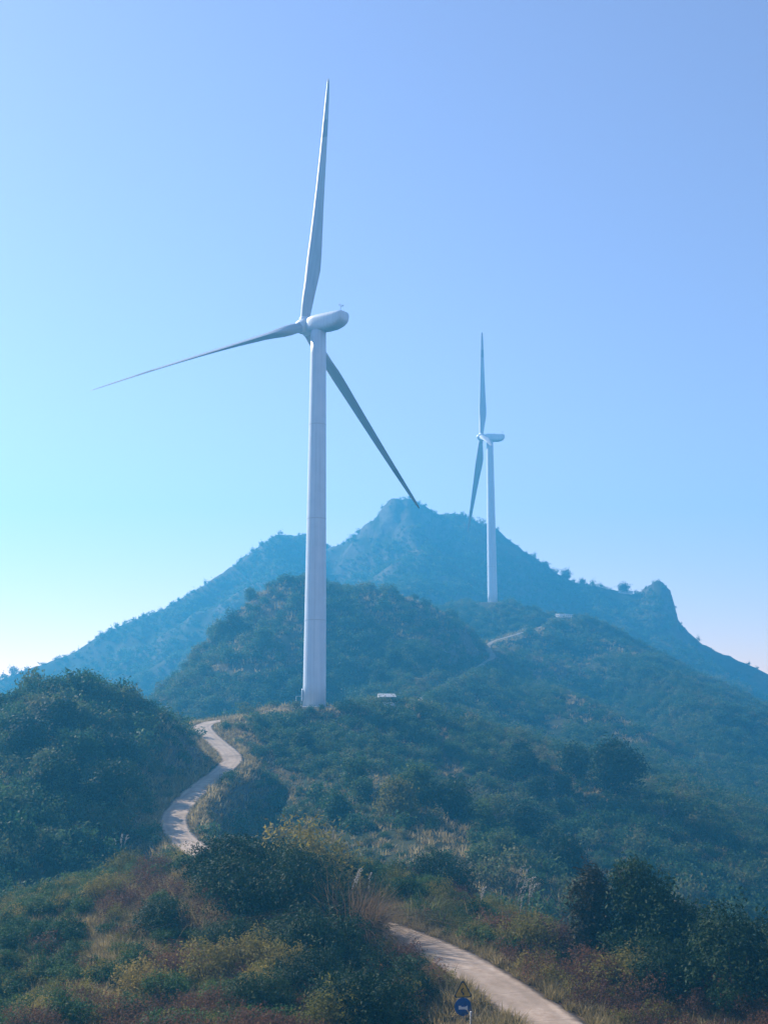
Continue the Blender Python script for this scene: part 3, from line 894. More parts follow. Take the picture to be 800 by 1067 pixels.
# a plain winding bend mark
mk = [(-.05, -.17), (.03, -.17), (.03, -.07), (-.07, .03), (-.07, .10), (.02, .19), (-.02, .25), (-.15, .12), (-.15, 0), (-.05, -.1)]
plate('bend_mark', mk, -.027, -.031, BLACK, tp, (.03, ztri - .03))
circ = lambda r: [(r * math.cos(t), r * math.sin(t)) for t in np.linspace(0, 2 * math.pi, 40, endpoint=False)]
dp = plate('blue_disc', circ(.50), 0, -.02, BLUE, sg, (0, zdisc))
plate('white_mark', [(-.27, -.14), (.10, -.14), (.26, -.2), (.26, .06), (.10, 0), (-.12, 0), (-.12, .06), (-.27, .06)], -.021, -.025, SIGNW, dp, (0, zdisc))

mp_ = at(490.5, 1069, 67)
mk_ = empty('marker_post', (mp_[0], mp_[1], gz(mp_[0], mp_[1])), R(10))
tag(mk_, 'short white marker post with a dark cap beside the road sign', 'post')
bm = bmesh.new(); bm_box(bm, (0, 0, .35), (.11, .11, 1.5), .015); link('shaft', bm_mesh(bm, 'shaft'), mk_, SIGNW)
bm = bmesh.new(); bm_box(bm, (0, 0, 1.16), (.13, .13, .14), .015); link('cap', bm_mesh(bm, 'cap'), mk_, DARKM)

for px, py, Y, hh, lab in ((698, 1071, 66, 1.0, 'weathered grey stake in brown grass at the bottom right, left one of two'), (755, 1071, 67, 1.15, 'weathered grey stake at the far bottom right beside the leafy bush')):
    p_ = at(px, py, Y)
    v_, f_ = tube_arrays([(0, 0, -.4), (.02, 0, hh * .6), (.05, .02, hh)], [.06, .055, .05], 7)
    o = link('stake', mesh_np('stake', v_, f_), None, PALEBARK)
    o.location = (p_[0], p_[1], gz(p_[0], p_[1])); tag(o, lab, 'stake')
#@@PART3
# ------------------------------------------------------------------ plants: prototype meshes
def leaf_quads(C, Dn, L, Wd, g, fold=0.0):
    """one rhombus per centre; long axis roughly perpendicular to Dn"""
    n = len(C)
    r = g.normal(size=(n, 3))
    ax = np.cross(Dn, r); ax /= np.linalg.norm(ax, axis=1)[:, None] + 1e-9
    bx = np.cross(Dn, ax); bx /= np.linalg.norm(bx, axis=1)[:, None] + 1e-9
    L = np.reshape(L, (-1, 1)); Wd = np.reshape(Wd, (-1, 1))
    V = np.stack([C - ax * L, C - bx * Wd + ax * L * 0.1, C + ax * L, C + bx * Wd + ax * L * 0.1], 1).reshape(-1, 3)
    Fq = np.arange(4 * n).reshape(n, 4)
    return V, Fq

def lobes_dir(g, n, up=0.35):
    d = g.normal(size=(n, 3)); d[:, 2] += up
    return d / np.linalg.norm(d, axis=1)[:, None]

def leaf_cloud(seed, nleaf, lobes, leaf, aspect=0.45, inner=0.45, up=0.45, jit=0.7, spray=9):
    """lobes: list of (centre, radius); leaves fill the lobes, most of them near the outside"""
    g = np.random.default_rng(seed)
    cs = np.array([l[0] for l in lobes], float); rs = np.array([l[1] for l in lobes], float)
    p_ = rs ** 2.2; p_ /= p_.sum()
    ns = max(8, nleaf // spray)
    k = g.choice(len(lobes), ns, p=p_)
    d = lobes_dir(g, ns, up)
    rad = (inner + (1 - inner) * g.random(ns) ** 0.45) * g.uniform(.82, 1.22, ns)
    C = cs[k] + d * (rs[k] * rad)[:, None]
    q = g.integers(0, ns, nleaf)                              # leaves sit in sprays, so there are gaps between them
    k = k[q]; d = d[q]
    C = C[q] + g.normal(size=(nleaf, 3)) * (leaf * 1.9) * g.uniform(.4, 1.3, nleaf)[:, None] + d * leaf * 0.8
    nrm = d + g.normal(size=(nleaf, 3)) * jit + np.array([0, 0, 0.35])
    nrm /= np.linalg.norm(nrm, axis=1)[:, None]
    sz = leaf * g.uniform(0.6, 1.35, nleaf)
    V, Fq = leaf_quads(C, nrm, sz, sz * aspect, g)
    tint = np.clip(g.random(nleaf) * 0.45 + 0.3 * g.random(ns)[q] + 0.25 * g.random(len(lobes))[k], 0, 1)
    keep = C[:, 2] > -0.1
    Fq = Fq[keep]; tint = tint[keep]
    used = np.unique(Fq); remap = np.zeros(len(V), int); remap[used] = np.arange(len(used))
    return V[used], remap[Fq], tint

def shrub_lobes(seed, w=1.0, h=1.0, n=9):
    g = np.random.default_rng(seed); out = []
    for k in range(n):
        a = g.uniform(0, 2 * math.pi); r = w * math.sqrt(g.random()) * 0.72
        z = h * g.uniform(0.28, 0.78) * (1 - 0.35 * (r / w) ** 2)
        out.append(((r * math.cos(a), r * math.sin(a), z), g.uniform(0.24, 0.46) * (w + h) * 0.5))
    return out

def cloud_mesh(name, seed, nleaf, lobes, leaf, **kw):
    V, Fq, t = leaf_cloud(seed, nleaf, lobes, leaf, **kw)
    return mesh_np(name, V, Fq, False, {'tint': ('FACE', t)})

def blade_arrays(g, base, yaw, ln, wd, lean, droop, seg=4):
    s = np.linspace(0, 1, seg + 1)
    out = s * 0
    hx = ln * (lean * s + droop * s ** 2.4)
    hz = ln * (s - 0.45 * droop * s ** 2.6 - 0.3 * lean * s * s)
    c, s2 = math.cos(yaw), math.sin(yaw)
    P_ = np.column_stack([base[0] + hx * c, base[1] + hx * s2, base[2] + hz])
    wv = wd * (1 - s ** 1.7) + 0.002
    tw = yaw + math.pi / 2 + g.normal() * 0.5
    off = np.column_stack([np.cos(tw) * wv, np.sin(tw) * wv, 0 * wv])
    V = np.concatenate([P_ - off, P_ + off]); n = seg + 1
    Fq = np.array([(i, i + 1, n + i + 1, n + i) for i in range(seg)])
    return V, Fq

def tuft_arrays(seed, nb, h, spread, wd, lean=0.3, droop=0.35, seg=4):
    g = np.random.default_rng(seed); parts = []; tint = []
    for k in range(nb):
        a = g.uniform(0, 2 * math.pi); r = spread * math.sqrt(g.random())
        parts.append(blade_arrays(g, (r * math.cos(a), r * math.sin(a), 0), a + g.normal() * 0.8, h * g.uniform(0.5, 1.1), wd * g.uniform(.7, 1.3), lean * g.uniform(.2, 1.6), droop * g.uniform(0, 1.8), seg))
        tint += [g.random()] * seg
    V, Fq = join_arrays(parts)
    return V, Fq, np.array(tint)
def tuft_mesh(name, *a, **k):
    V, Fq, t = tuft_arrays(*a, **k)
    return mesh_np(name, V, Fq, False, {'tint': ('FACE', t)})

def plume_parts(seed, stems, h, spread):
    """tall stalks, each with a feathery head leaning with the wind"""
    g = np.random.default_rng(seed); out = []
    for k in range(stems):
        a = g.uniform(0, 2 * math.pi); r = spread * math.sqrt(g.random()); hh = h * g.uniform(0.7, 1.1)
        lean = (g.normal(size=2) * 0.09 + np.array([.10, 0])) * hh
        p0 = np.array([r * math.cos(a), r * math.sin(a), 0]); p1 = p0 + np.array([lean[0] * .35, lean[1] * .35, hh * .66]); p2 = p0 + np.array([lean[0], lean[1], hh])
        p3 = p2 + np.array([lean[0] * .35, lean[1] * .35, .12])
        st = tube_arrays([p0, p1, p2], [.016, .012, .006], 4)
        n = 60; t = g.random(n) ** 0.85
        ax = np.where(t[:, None] < .8, p1 + (p2 - p1) * (.3 + t / .8 * .7)[:, None], p2 + (p3 - p2) * ((t - .8) / .2)[:, None])
        C = ax + g.normal(size=(n, 3)) * (0.05 * np.sin(np.clip(t, .05, 1) * 2.9))[:, None] + np.array([.04, 0, 0])
        D = lobes_dir(g, n, 0); D[:, 2] *= .3; D /= np.linalg.norm(D, axis=1)[:, None]
        lf = leaf_quads(C, D, g.uniform(.05, .12, n), .018 * np.ones(n), g)
        out.append((st, lf))
    return out

def branch_tree(seed, h, r0, depth=3, spread=0.55, n=5, lean=0.05, first=0.35):
    """trunk and limbs; returns tube parts and the tips"""
    g = np.random.default_rng(seed); parts = []; tips = []
    def grow(p, d, ln, r, lev):
        pts = [p]; rad = [r]; dd = d.copy()
        for k in range(4):
            dd = dd + g.normal(size=3) * 0.13 + np.array([0, 0, 0.04]); dd /= np.linalg.norm(dd)
            pts.append(pts[-1] + dd * ln / 4); rad.append(r * (1 - 0.17 * (k + 1)))
        parts.append(tube_arrays(pts, rad, 6 if lev < 2 else 4))
        if lev >= depth:
            tips.append(pts[-1]); return
        for q in range(n):
            t = first + (1 - first) * (q + g.random() * .6) / n if lev == 0 else g.uniform(0.35, 1.0)
            i = min(int(t * 4), 3); b = pts[i] + (pts[i + 1] - pts[i]) * (t * 4 - i)
            a = g.uniform(0, 2 * math.pi)
            side = np.array([math.cos(a), math.sin(a), g.uniform(-.1, .5)])
            nd = dd * (1 - spread) + side * spread * 1.4; nd /= np.linalg.norm(nd)
            grow(b, nd, ln * g.uniform(.42, .62) * (1.15 - 0.4 * t if lev == 0 else 1), r * 0.42 * (1.15 - .4 * t), lev + 1)
    grow(np.zeros(3), np.array([g.normal() * lean, g.normal() * lean, 1.0]), h, r0, 0)
    return parts, np.array(tips)

# ------------------------------------------------------------------ scattered cover (stuff)
def scatter(name, label, pts, rot, sca, which, protos, mat):
    """pts carry an instance each; which picks the prototype"""
    pc = bpy.data.collections.new(name + '_kinds')
    for k, me in enumerate(protos):
        if not me.materials: me.materials.append(mat)
        o = bpy.data.objects.new('%s_%02d' % (name, k), me); pc.objects.link(o)
    me = bpy.data.meshes.new(name)
    n = len(pts)
    me.vertices.add(n); me.vertices.foreach_set('co', np.asarray(pts, np.float32).ravel())
    for an, ty, v in (('rot', 'FLOAT_VECTOR', rot), ('sca', 'FLOAT_VECTOR', sca), ('kind_i', 'INT', which)):
        a = me.attributes.new(an, ty, 'POINT')
        a.data.foreach_set('vector' if ty == 'FLOAT_VECTOR' else 'value', np.asarray(v, np.float32 if ty != 'INT' else np.int32).ravel())
    o = bpy.data.objects.new(name, me); COL.objects.link(o)
    ng = bpy.data.node_groups.new(name + '_scatter', 'GeometryNodeTree')
    ng.interface.new_socket('Geometry', in_out='INPUT', socket_type='NodeSocketGeometry')
    ng.interface.new_socket('Geometry', in_out='OUTPUT', socket_type='NodeSocketGeometry')
    N = ng.nodes; L = ng.links
    gi = N.new('NodeGroupInput'); go = N.new('NodeGroupOutput')
    ci = N.new('GeometryNodeCollectionInfo'); ci.inputs['Collection'].default_value = pc
    ci.inputs['Separate Children'].default_value = True; ci.inputs['Reset Children'].default_value = True
    ip = N.new('GeometryNodeInstanceOnPoints'); ip.inputs['Pick Instance'].default_value = True
    def na_(nm, ty):
        q = N.new('GeometryNodeInputNamedAttribute'); q.data_type = ty; q.inputs['Name'].default_value = nm; return q
    L.new(gi.outputs[0], ip.inputs['Points']); L.new(ci.outputs[0], ip.inputs['Instance'])
    L.new(na_('kind_i', 'INT').outputs[0], ip.inputs['Instance Index'])
    L.new(na_('rot', 'FLOAT_VECTOR').outputs[0], ip.inputs['Rotation'])
    L.new(na_('sca', 'FLOAT_VECTOR').outputs[0], ip.inputs['Scale'])
    L.new(ip.outputs[0], go.inputs[0])
    md = o.modifiers.new('scatter', 'NODES'); md.node_group = ng
    tag(o, label, None, None, 'stuff')
    return o

def grid_points(spacing, r0, r1, g, half=24.0):
    """jittered points in the sector of ground the picture shows"""
    x1 = r1 * math.sin(R(half))
    xs = np.arange(-x1, x1, spacing); ys = np.arange(max(r0 * math.cos(R(half)), 5), r1, spacing)
    X, Y = np.meshgrid(xs, ys); X = X.ravel(); Y = Y.ravel()
    X = X + g.uniform(-.5, .5, len(X)) * spacing; Y = Y + g.uniform(-.5, .5, len(Y)) * spacing
    rad = np.hypot(X, Y)
    k = (np.abs(np.arctan2(X, Y)) < R(half)) & (rad >= r0) & (rad < r1)
    X = X[k]; Y = Y[k]
    return X, Y

PADS = [(*at(322, 737, 254)[:2], 8.5), (*at(513, 629, 592)[:2], 11.0), (*at(403, 736.5, 264.5)[:2], 4.6), (*at(586, 645, 566)[:2], 11.0), (*at(510, 676, 470)[:2], 7.0), (*crest_spot(653, 842)[:2], 8.0), (*at(203, 905, 127)[:2], 5.0), (*at(212, 905, 121)[:2], 4.0)]
def free(X, Y, d, d2, gap):
    k = (d > ROAD_W + gap) & (d2 > 1.3 + 2.2 * gap)
    for a, b, rad in PADS: k &= np.hypot(X - a, Y - b) > rad
    for t in (0.0, .03, .06, .09, .12, .15, .18, .21): k &= np.hypot(X - sp_[0] * (1 - t), Y - sp_[1] * (1 - t)) > (2.7 if gap > .5 else .9)   # the verge is mown in front of the sign
    return k

def make_scatter(name, label, spacing, r0, r1, protos, mat, seed, size, h_seen, gap, gids=None, dens=None, squash=(0.8, 1.25), sink=0.1, size_pow=1.0):
    g = np.random.default_rng(seed)
    X, Y = grid_points(spacing, r0, r1, g)
    Z, gid, d, d2 = terrain(X, Y)
    k = free(X, Y, d, d2, gap) & seen(X, Y, Z, h_seen)
    if gids is not None: k &= np.isin(gid, gids)
    if dens is not None: k &= g.random(len(X)) < dens(X, Y, d, gid)
    X, Y, Z = X[k], Y[k], Z[k]
    n = len(X)
    s = (size[0] + (size[1] - size[0]) * g.random(n) ** size_pow) * (0.8 + 0.5 * np.clip(fbm(X, Y, 30, 3) + 0.5, 0, 1))
    sca = np.column_stack([s, s, s * g.uniform(*squash, n)])
    rot = np.column_stack([g.normal(size=n) * 0.08, g.normal(size=n) * 0.08, g.uniform(0, 6.283, n)])
    pts = np.column_stack([X, Y, Z - sink * s])
    print(name, n)
    return scatter(name, label, pts, rot, sca, g.integers(0, len(protos), n), protos, mat)

far_p = [cloud_mesh('far_crown', 100 + k, 150, shrub_lobes(200 + k, 1, 1.0, 6), 0.20, aspect=0.7, inner=.6) for k in range(4)]
mid_p = [cloud_mesh('hill_shrub', 110 + k, 620, shrub_lobes(210 + k, 1, 1.1, 9), 0.105, aspect=0.55, inner=.5) for k in range(5)]
near_p = [cloud_mesh('near_shrub', 120 + k, 2600, shrub_lobes(220 + k, 1, 1.15, 11), 0.055, aspect=0.45, inner=.45) for k in range(5)]
twig_p = [cloud_mesh('thin_shrub', 130 + k, 900, shrub_lobes(230 + k, 1, 1.3, 10), 0.06, aspect=0.3, inner=.2, jit=1.5) for k in range(3)]
grass_n = [tuft_mesh('grass_tuft', 140 + k, 46, 1.0, 0.35, 0.016) for k in range(5)]
grass_m = [tuft_mesh('hill_grass', 150 + k, 22, 1.0, 0.55, 0.045, seg=3) for k in range(4)]

rock_mask = lambda X, Y: fbm(X + 300, Y, 40, 3)
make_scatter('mountain_forest', 'scrub and small trees covering the far mountain', 3.0, 540, 1010, far_p, MIXED, 1, (0.7, 2.2), 5, 0, (0,), lambda X, Y, d, g_: (0.25 + 0.75 * (fbm(X, Y, 45, 3) > -0.12)) * (1 - .6 * np.exp(-((X - 22) / 50) ** 2 - ((Y - 862) / 55) ** 2)) * np.where(np.abs(np.hypot(X, Y) - np.interp(np.arctan2(X, Y), CRESTS[0].b, CRESTS[0].r)) < 10, .65, 1), size_pow=2.2)
make_scatter('hill_forest', 'dense scrub covering the middle hills', 2.5, 270, 660, mid_p, MIXED, 2, (1.1, 2.7), 5, 0.8, (1, 2), lambda X, Y, d, g_: 0.22 + 0.78 * (fbm(X, Y, 38, 4) > -0.07), size_pow=1.6)
make_scatter('hill_grass', 'dry grass between the scrub of the middle hills', 2.6, 270, 560, grass_m, STRAW, 3, (1.0, 1.9), 3, 0.4, (1, 2))
make_scatter('slope_scrub', 'dense teal green scrub on the slope below the near turbine and on the left hill', 1.65, 118, 300, mid_p, GREEN, 4, (0.6, 2.3), 4, 1.0, (3, 4, 5),
             lambda X, Y, d, g_: np.where(g_ == 4, 0.95, np.clip(0.58 + 2.2 * fbm(X + 9, Y, 24, 4), 0.08, 0.95)) * np.where(Y > 150, np.clip((d - 4.0) / 9, 0.05, 1), np.clip((d - 2.0) / 6, 0.12, 1)), size_pow=2.0)
make_scatter('slope_olive_scrub', 'paler olive bushes among the slope scrub', 3.2, 110, 300, mid_p, OLIVE, 5, (0.6, 1.35), 4, 1.0, (3, 4, 5), lambda X, Y, d, g_: np.where(g_ == 4, 0.22, 0.5))
make_scatter('slope_grass', 'dry brown grass on the verges and the open slope', 0.8, 110, 275, grass_m, STRAW, 6, (0.6, 1.25), 3, 0.15, (3, 4, 5),
             lambda X, Y, d, g_: np.clip(1.15 - d / 16, 0.28, 1))
make_scatter('foreground_grass', 'dry and green grass between the foreground bushes', 0.42, 44, 122, grass_n, STRAW, 7, (0.45, 1.15), 3, 0.05, None,
             lambda X, Y, d, g_: np.clip(0.85 + 0.9 * fbm(X, Y, 11, 3), 0.3, 1) * np.where(X < -24 + 5 * fbm(X, Y, 9, 2), 0.12, 1))
make_scatter('foreground_green_grass', 'greener grass between the foreground bushes', 0.7, 44, 125, grass_n, GRASSG, 8, (0.5, 1.2), 3, 0.1, None,
             lambda X, Y, d, g_: np.clip(0.5 - 1.6 * fbm(X, Y, 11, 3), 0.1, 1))
#@@PART4
# ------------------------------------------------------------------ single plants one can tell apart
def spot(px, Y):
    """ground point under picture column px at Y metres"""
    x = (px - 400) / F * Y * (1 + 0.02)
    for _ in range(3):
        z = gz(x, Y)
        x = (px - 400) / F * (Y * math.cos(PITCH) + z * math.sin(PITCH))
    return (x, Y, z)

def big_bush(name, seed, n, leaf, w=1.0, h=1.15, lob=16, **kw):
    return cloud_mesh(name, seed, n, shrub_lobes(seed + 1, w, h, lob), leaf, **kw)
BUSH_G = [big_bush('bush', 300 + 7 * k, 13000, 0.030, 1.0, 1.3, 22, up=.5, inner=.35, spray=14) for k in range(4)]
BUSH_O = [big_bush('bush', 340 + 7 * k, 4200, 0.042, 0.9, 1.3, 14, inner=.3, aspect=.35) for k in range(2)]
BUSH_R = [big_bush('bush', 370 + 7 * k, 3600, 0.042, 1.05, 1.0, 16, inner=.2, aspect=.28, jit=1.4) for k in range(3)]
for lst, m in ((BUSH_G, DARKG), (BUSH_O, OLIVE), (BUSH_R, RUSTY)):
    for me in lst: me.materials.append(m)
STEMS = []
for k in range(2):
    g = np.random.default_rng(390 + k); parts = []
    for q in range(16):
        a = g.uniform(0, 6.28); l = g.uniform(.5, 1.05)
        d = np.array([math.cos(a) * .55, math.sin(a) * .55, 1.0]); p0 = np.array([math.cos(a) * .08, math.sin(a) * .08, -.12])
        pts = [p0 + d * l * t + g.normal(size=3) * .04 * t for t in (0, .35, .7, 1)]
        parts.append(tube_arrays(pts, [.022, .017, .011, .004], 4))
    v_, f_ = join_arrays(parts)
    me = mesh_np('stems', v_, f_); me.materials.append(BARK); STEMS.append(me)

def bush(px, Y, s, kind, label, group=None, hz=1.0, name='bush'):
    lst = {'g': BUSH_G, 'o': BUSH_O, 'r': BUSH_R}[kind]
    s *= (1.5 if kind == 'g' else 1.4) if Y > 70 else 1.2
    p_ = spot(px, Y)
    root = empty(name, (p_[0], p_[1], p_[2] - 0.08 * s), rng.uniform(0, 6.28))
    root.scale = (s, s, s * hz)
    tag(root, label, 'bush', group)
    for nm, me in (('foliage', lst[rng.integers(0, len(lst))]), ('stems', STEMS[rng.integers(0, 2)])):
        o = bpy.data.objects.new(nm, me); COL.objects.link(o); o.parent = root
    return root

KN = 'bushes on the knoll in front of the road'
bush(228, 104, 1.5, 'g', 'dark green bush at the left end of the thicket hiding the road bend', KN)
bush(252, 101, 2.3, 'g', 'bright topped green bush right below the end of the visible upper road', KN)
bush(290, 98, 2.6, 'g', 'dark green bush between the road bend and the yellowish tall bush', KN)
bush(228, 93, 2.3, 'g', 'dark bush in front on the left side of the knoll thicket', KN)
bush(268, 90, 2.7, 'g', 'broad dark bush in the middle of the knoll thicket', KN, .95)
bush(312, 88, 2.7, 'g', 'shaded dark bush at the right side of the knoll thicket', KN)
bush(318, 82, 2.2, 'g', 'dark bush left of the orange reed clump', KN, .8)
bush(326, 99, 3.7, 'o', 'tall yellowish bush standing above the knoll thicket', KN, 1.15)
bush(348, 95, 2.0, 'o', 'smaller yellowish bush behind the orange reed clump', KN)
bush(262, 75, 1.7, 'o', 'golden yellow bush low in front of the dark knoll thicket', KN)
bush(300, 72, 1.5, 'o', 'dull olive bush to the right of the golden bush', KN)
bush(300, 78, 2.2, 'g', 'low dark green bush in the hollow under the knoll thicket', KN, .7)
bush(238, 80, 1.6, 'g', 'small dark bush left of the golden bush', KN, .8)
bush(160, 84, 1.7, 'g', 'small round dark bush alone on the brown left slope', KN, .85)
bush(105, 96, 1.3, 'o', 'pale olive bush on the brown left slope', KN)
bush(178, 120, 1.1, 'o', 'olive bush at the left edge of the road above the thicket', KN)
bush(392, 62.5, 2.6, 'g', 'large dark bush at the bottom centre left of the road sign', KN)
bush(372, 65, 2.4, 'g', 'leafy green bush at the bottom centre below the orange reeds', KN)
bush(424, 71, 1.3, 'g', 'dark bush in the shade just left of the road sign', KN, .8)
bush(345, 61, 2.0, 'o', 'pale leaved bush at the bottom edge left of the dark bushes', KN)
bush(398, 73, 2.0, 'g', 'low dark bush by the near edge of the road', KN, .7)
for px, Y, s_, kd, lab in ((212, 96, 1.4, 'g', 'dark bush at the left foot of the thicket below the upper road'), (250, 86, 2.2, 'g', 'dark bush low in the centre of the knoll thicket'), (290, 84, 2.3, 'g', 'dense dark bush under the middle of the knoll thicket'),
                       (340, 75, 2.2, 'g', 'dark green bush below the orange reed clump'), (318, 70, 1.9, 'g', 'shaded bush between the olive bush and the bottom centre bushes'), (222, 74, 1.7, 'o', 'straw tinted bush left of the golden bush'),
                       (182, 76, 1.7, 'r', 'brown bush below the small round dark bush'), (150, 72, 1.5, 'o', 'dull yellow bush on the lower left slope'), (275, 66, 1.9, 'g', 'dark bush near the bottom edge below the golden bush'), (240, 67, 1.6, 'r', 'rusty bush behind the bottom edge row, under the golden bush'),
                       (345, 103, 2.2, 'g', 'green bush beyond the tall yellowish bush'), (130, 110, 1.6, 'o', 'olive bush on the skyline of the brown left slope'), (160, 103, 1.5, 'r', 'rusty bush near the top of the brown left slope')):
    bush(px, Y, s_, kd, lab, KN)
LB = 'reddish brown bushes along the bottom edge'
for px, Y, s, lab in ((35, 64, 1.5, 'reddish brown bush at the bottom left corner'), (95, 60, 1.9, 'reddish brown bush at the bottom edge under the slanting dry stalk'), (140, 58, 2.0, 'dark red brown bush at the bottom edge, third from the left corner'),
                      (185, 59, 1.8, 'rusty bush at the bottom edge below the round dark bush'), (225, 58, 1.9, 'rusty bush at the bottom edge below the golden bush'), (268, 60, 1.8, 'brown bush at the bottom edge between the golden bush and the pale leaved bush'), (305, 59, 1.7, 'rusty bush at the bottom edge just left of the pale leaved bush'),
                      (120, 66, 1.6, 'reddish brown bush set back from the bottom edge on the left'), (210, 66, 1.5, 'purplish brown bush set back from the bottom edge under the knoll')):
    bush(px, Y, s, 'r', lab, LB)
RB = 'bushes beyond the road on the right'
bush(455, 112, 2.6, 'g', 'dark round bush on the far road edge above the pale grass', RB, .95)
bush(482, 108, 1.6, 'r', 'brown bush right of the dark round bush on the far road edge', RB)
bush(420, 112, 1.8, 'r', 'greyish brown bush beyond the road behind the orange reeds', RB)
bush(520, 86, 1.9, 'r', 'brown bush at the left foot of the plumed reeds', RB)
bush(572, 85, 2.1, 'r', 'rusty bush at the right foot of the plumed reeds', RB)
bush(545, 82, 1.9, 'o', 'straw coloured bush right at the foot of the plumed reeds', RB)
bush(600, 84, 1.7, 'r', 'dull brown bush left below the dark tree on the right', RB)
bush(625, 76, 1.9, 'r', 'twiggy brown bush on the verge below the dark tree', RB)
bush(655, 74, 2.1, 'o', 'olive brown bush at the verge below the dark tree', RB, .8)
bush(700, 74, 2.1, 'g', 'low green bush under the right side of the dark tree', RB, .8)
bush(742, 76, 2.3, 'g', 'green bush below the bare sapling', RB)
bush(782, 72, 3.0, 'g', 'large leafy green bush at the bottom right corner', RB)
bush(765, 80, 2.2, 'o', 'olive bush behind the large leafy bush at the right edge', RB)
bush(798, 84, 2.4, 'g', 'dark bush cut by the right edge of the picture', RB)

# reeds ------------------------------------------------------------
def reeds(px, Y, h, label, seed, nb=150, spread=1.2, stems=10, mat=STRAW, plume_h=1.25, name='reed_clump'):
    p_ = spot(px, Y)
    root = empty(name, p_)
    tag(root, label, 'reeds')
    link('leaves', tuft_mesh('leaves', seed, nb, h, spread, 0.028, 0.10, 1.25, 7), root, mat)
    if stems:
        for st_, lf_ in plume_parts(seed + 1, stems, h * plume_h, spread * .6):
            st = link('stalk', mesh_np('stalk', *st_), root, STRAW)
            link('plume', mesh_np('plume', *lf_, False, {'tint': ('FACE', np.random.default_rng(seed).random(len(lf_[1])))}), st, PLUME)
    return root
OCHRE = foliage_mat('ochre_reed', [(0.0, (0.10, 0.06, 0.03)), (0.4, (0.22, 0.14, 0.07)), (0.75, (0.36, 0.245, 0.13)), (1.0, (0.48, 0.36, 0.22))], 0.45)
reeds(366, 82, 5.0, 'big clump of orange brown dry reeds where the road comes out again', 500, 1100, 2.0, 3, OCHRE, 1.05)
reeds(384, 84, 2.9, 'smaller straw coloured reed clump at the near end of the lower road', 510, 200, 1.0, 0, OCHRE, 1.05)
reeds(541, 84.5, 4.2, 'tall reeds with pale upright plumes beyond the lower road', 520, 260, 1.2, 8, OCHRE, 1.4)
reeds(495, 90, 2.6, 'thin reed with two pale plumes left of the tall plumed reeds', 530, 60, .6, 2, STRAW, 1.4)
reeds(440, 90, 2.5, 'pale green tussock on the far verge of the lower road', 540, 260, 1.3, 0, GRASSG, 1.1)
reeds(462, 88, 1.9, 'low yellow green tussock right of the pale green tussock', 545, 180, 1.1, 0, GRASSG)
reeds(124, 141, 3.2, 'small stand of white plumed reeds on the left slope', 550, 60, .9, 6, GRASSG, 1.3)
reeds(247, 141, 2.2, 'pale dry reeds at the right side of the upper road bend', 560, 120, 1.4, 2, STRAW, 1.2)
reeds(262, 134, 2.2, 'straw coloured tussock right below the upper road bend', 565, 160, 1.6, 0, STRAW, 1.2)
reeds(205, 84, 2.2, 'silvery tall grass left of the dark knoll thicket', 570, 160, 1.5, 0, STRAW, 1.2)
reeds(176, 92, 2.0, 'silvery tall grass on the brown slope left of the thicket', 575, 160, 1.6, 0, STRAW, 1.2)
reeds(352, 66, 2.3, 'long pale grass leaves at the bottom centre', 580, 150, 1.0, 0, GRASSG, 1.2)
reeds(676, 80, 2.4, 'few pale plumes in front of the dark tree', 585, 30, .8, 3, STRAW, 1.2)

v_, f_ = tube_arrays([(0, 0, -.2), (.35, .1, 1.2), (.85, .2, 2.3), (1.25, .3, 3.1)], [.035, .03, .024, .012], 6)
sk = link('dry_stalk', mesh_np('dry_stalk', v_, f_), None, STRAW)
sk.location = spot(32, 62); tag(sk, 'single pale dry stalk slanting at the bottom left corner', 'stalk')

# trees ------------------------------------------------------------
def tree(px, Y, h, w, label, seed, mat, nleaf=9000, leaf=.16, crown0=.28, bark=BARK, name='tree', group=None, nl=26, trunk_r=None, flat=1.0, base=None):
    p_ = base or spot(px, Y)
    root = empty(name, p_)
    tag(root, label, 'tree', group)
    parts, tips = branch_tree(seed, h * .82, trunk_r or h * .022, 2, .5, 7, first=crown0)
    v_, f_ = join_arrays(parts)
    v_[:, :2] *= np.clip(w / (np.abs(v_[:, :2]).max() * 2.3), .4, 2.5)
    v_ = v_ + np.array([0, 0, -.15])
    link('trunk', mesh_np('trunk', v_, f_, True), root, bark)
    g = np.random.default_rng(seed + 5); lob = []
    for k in range(nl):
        t = (k + .5) / nl
        z = h * (crown0 + (1 - crown0) * t * .9)
        prof = math.sqrt(max(0.05, 1 - (2 * t - .85) ** 2 / 1.35))
        a = k * 2.4 + g.normal() * .4; r = w * .5 * prof * g.uniform(.15, .8)
        lr = w * g.uniform(.13, .22) * (.7 + .4 * prof)
        lob.append(((r * math.cos(a), r * math.sin(a), z * flat), lr))
    V, Fq, t_ = leaf_cloud(seed + 9, nleaf, lob, leaf, aspect=.42, inner=.3, up=.5, jit=.8)
    link('crown', mesh_np('crown', V, Fq, False, {'tint': ('FACE', t_)}), root, mat)
    return root
REDG = foliage_mat('reddish_green_leaves', [(0.0, (0.02, 0.022, 0.012)), (0.45, (0.045, 0.04, 0.018)), (0.75, (0.085, 0.055, 0.028)), (1.0, (0.13, 0.075, 0.045))], .3)
tree(672, 80, 7.6, 6.4, 'large dark leafy tree standing beyond the road on the right', 600, DARKG, 15000, .15, .14)
tree(618, 82, 7.0, 3.8, 'narrow tree with reddish leaves left against the large dark tree', 620, REDG, 6500, .15, .15)
tree(712, 81, 5.6, 4.6, 'lower dark tree leaning to the right of the large dark tree', 640, DARKG, 8000, .15, .15)
tree(640, 222, 9.5, 11.5, 'dark round tree rising over the edge of the slope on the right', 660, DARKG, 7000, .36, .15)
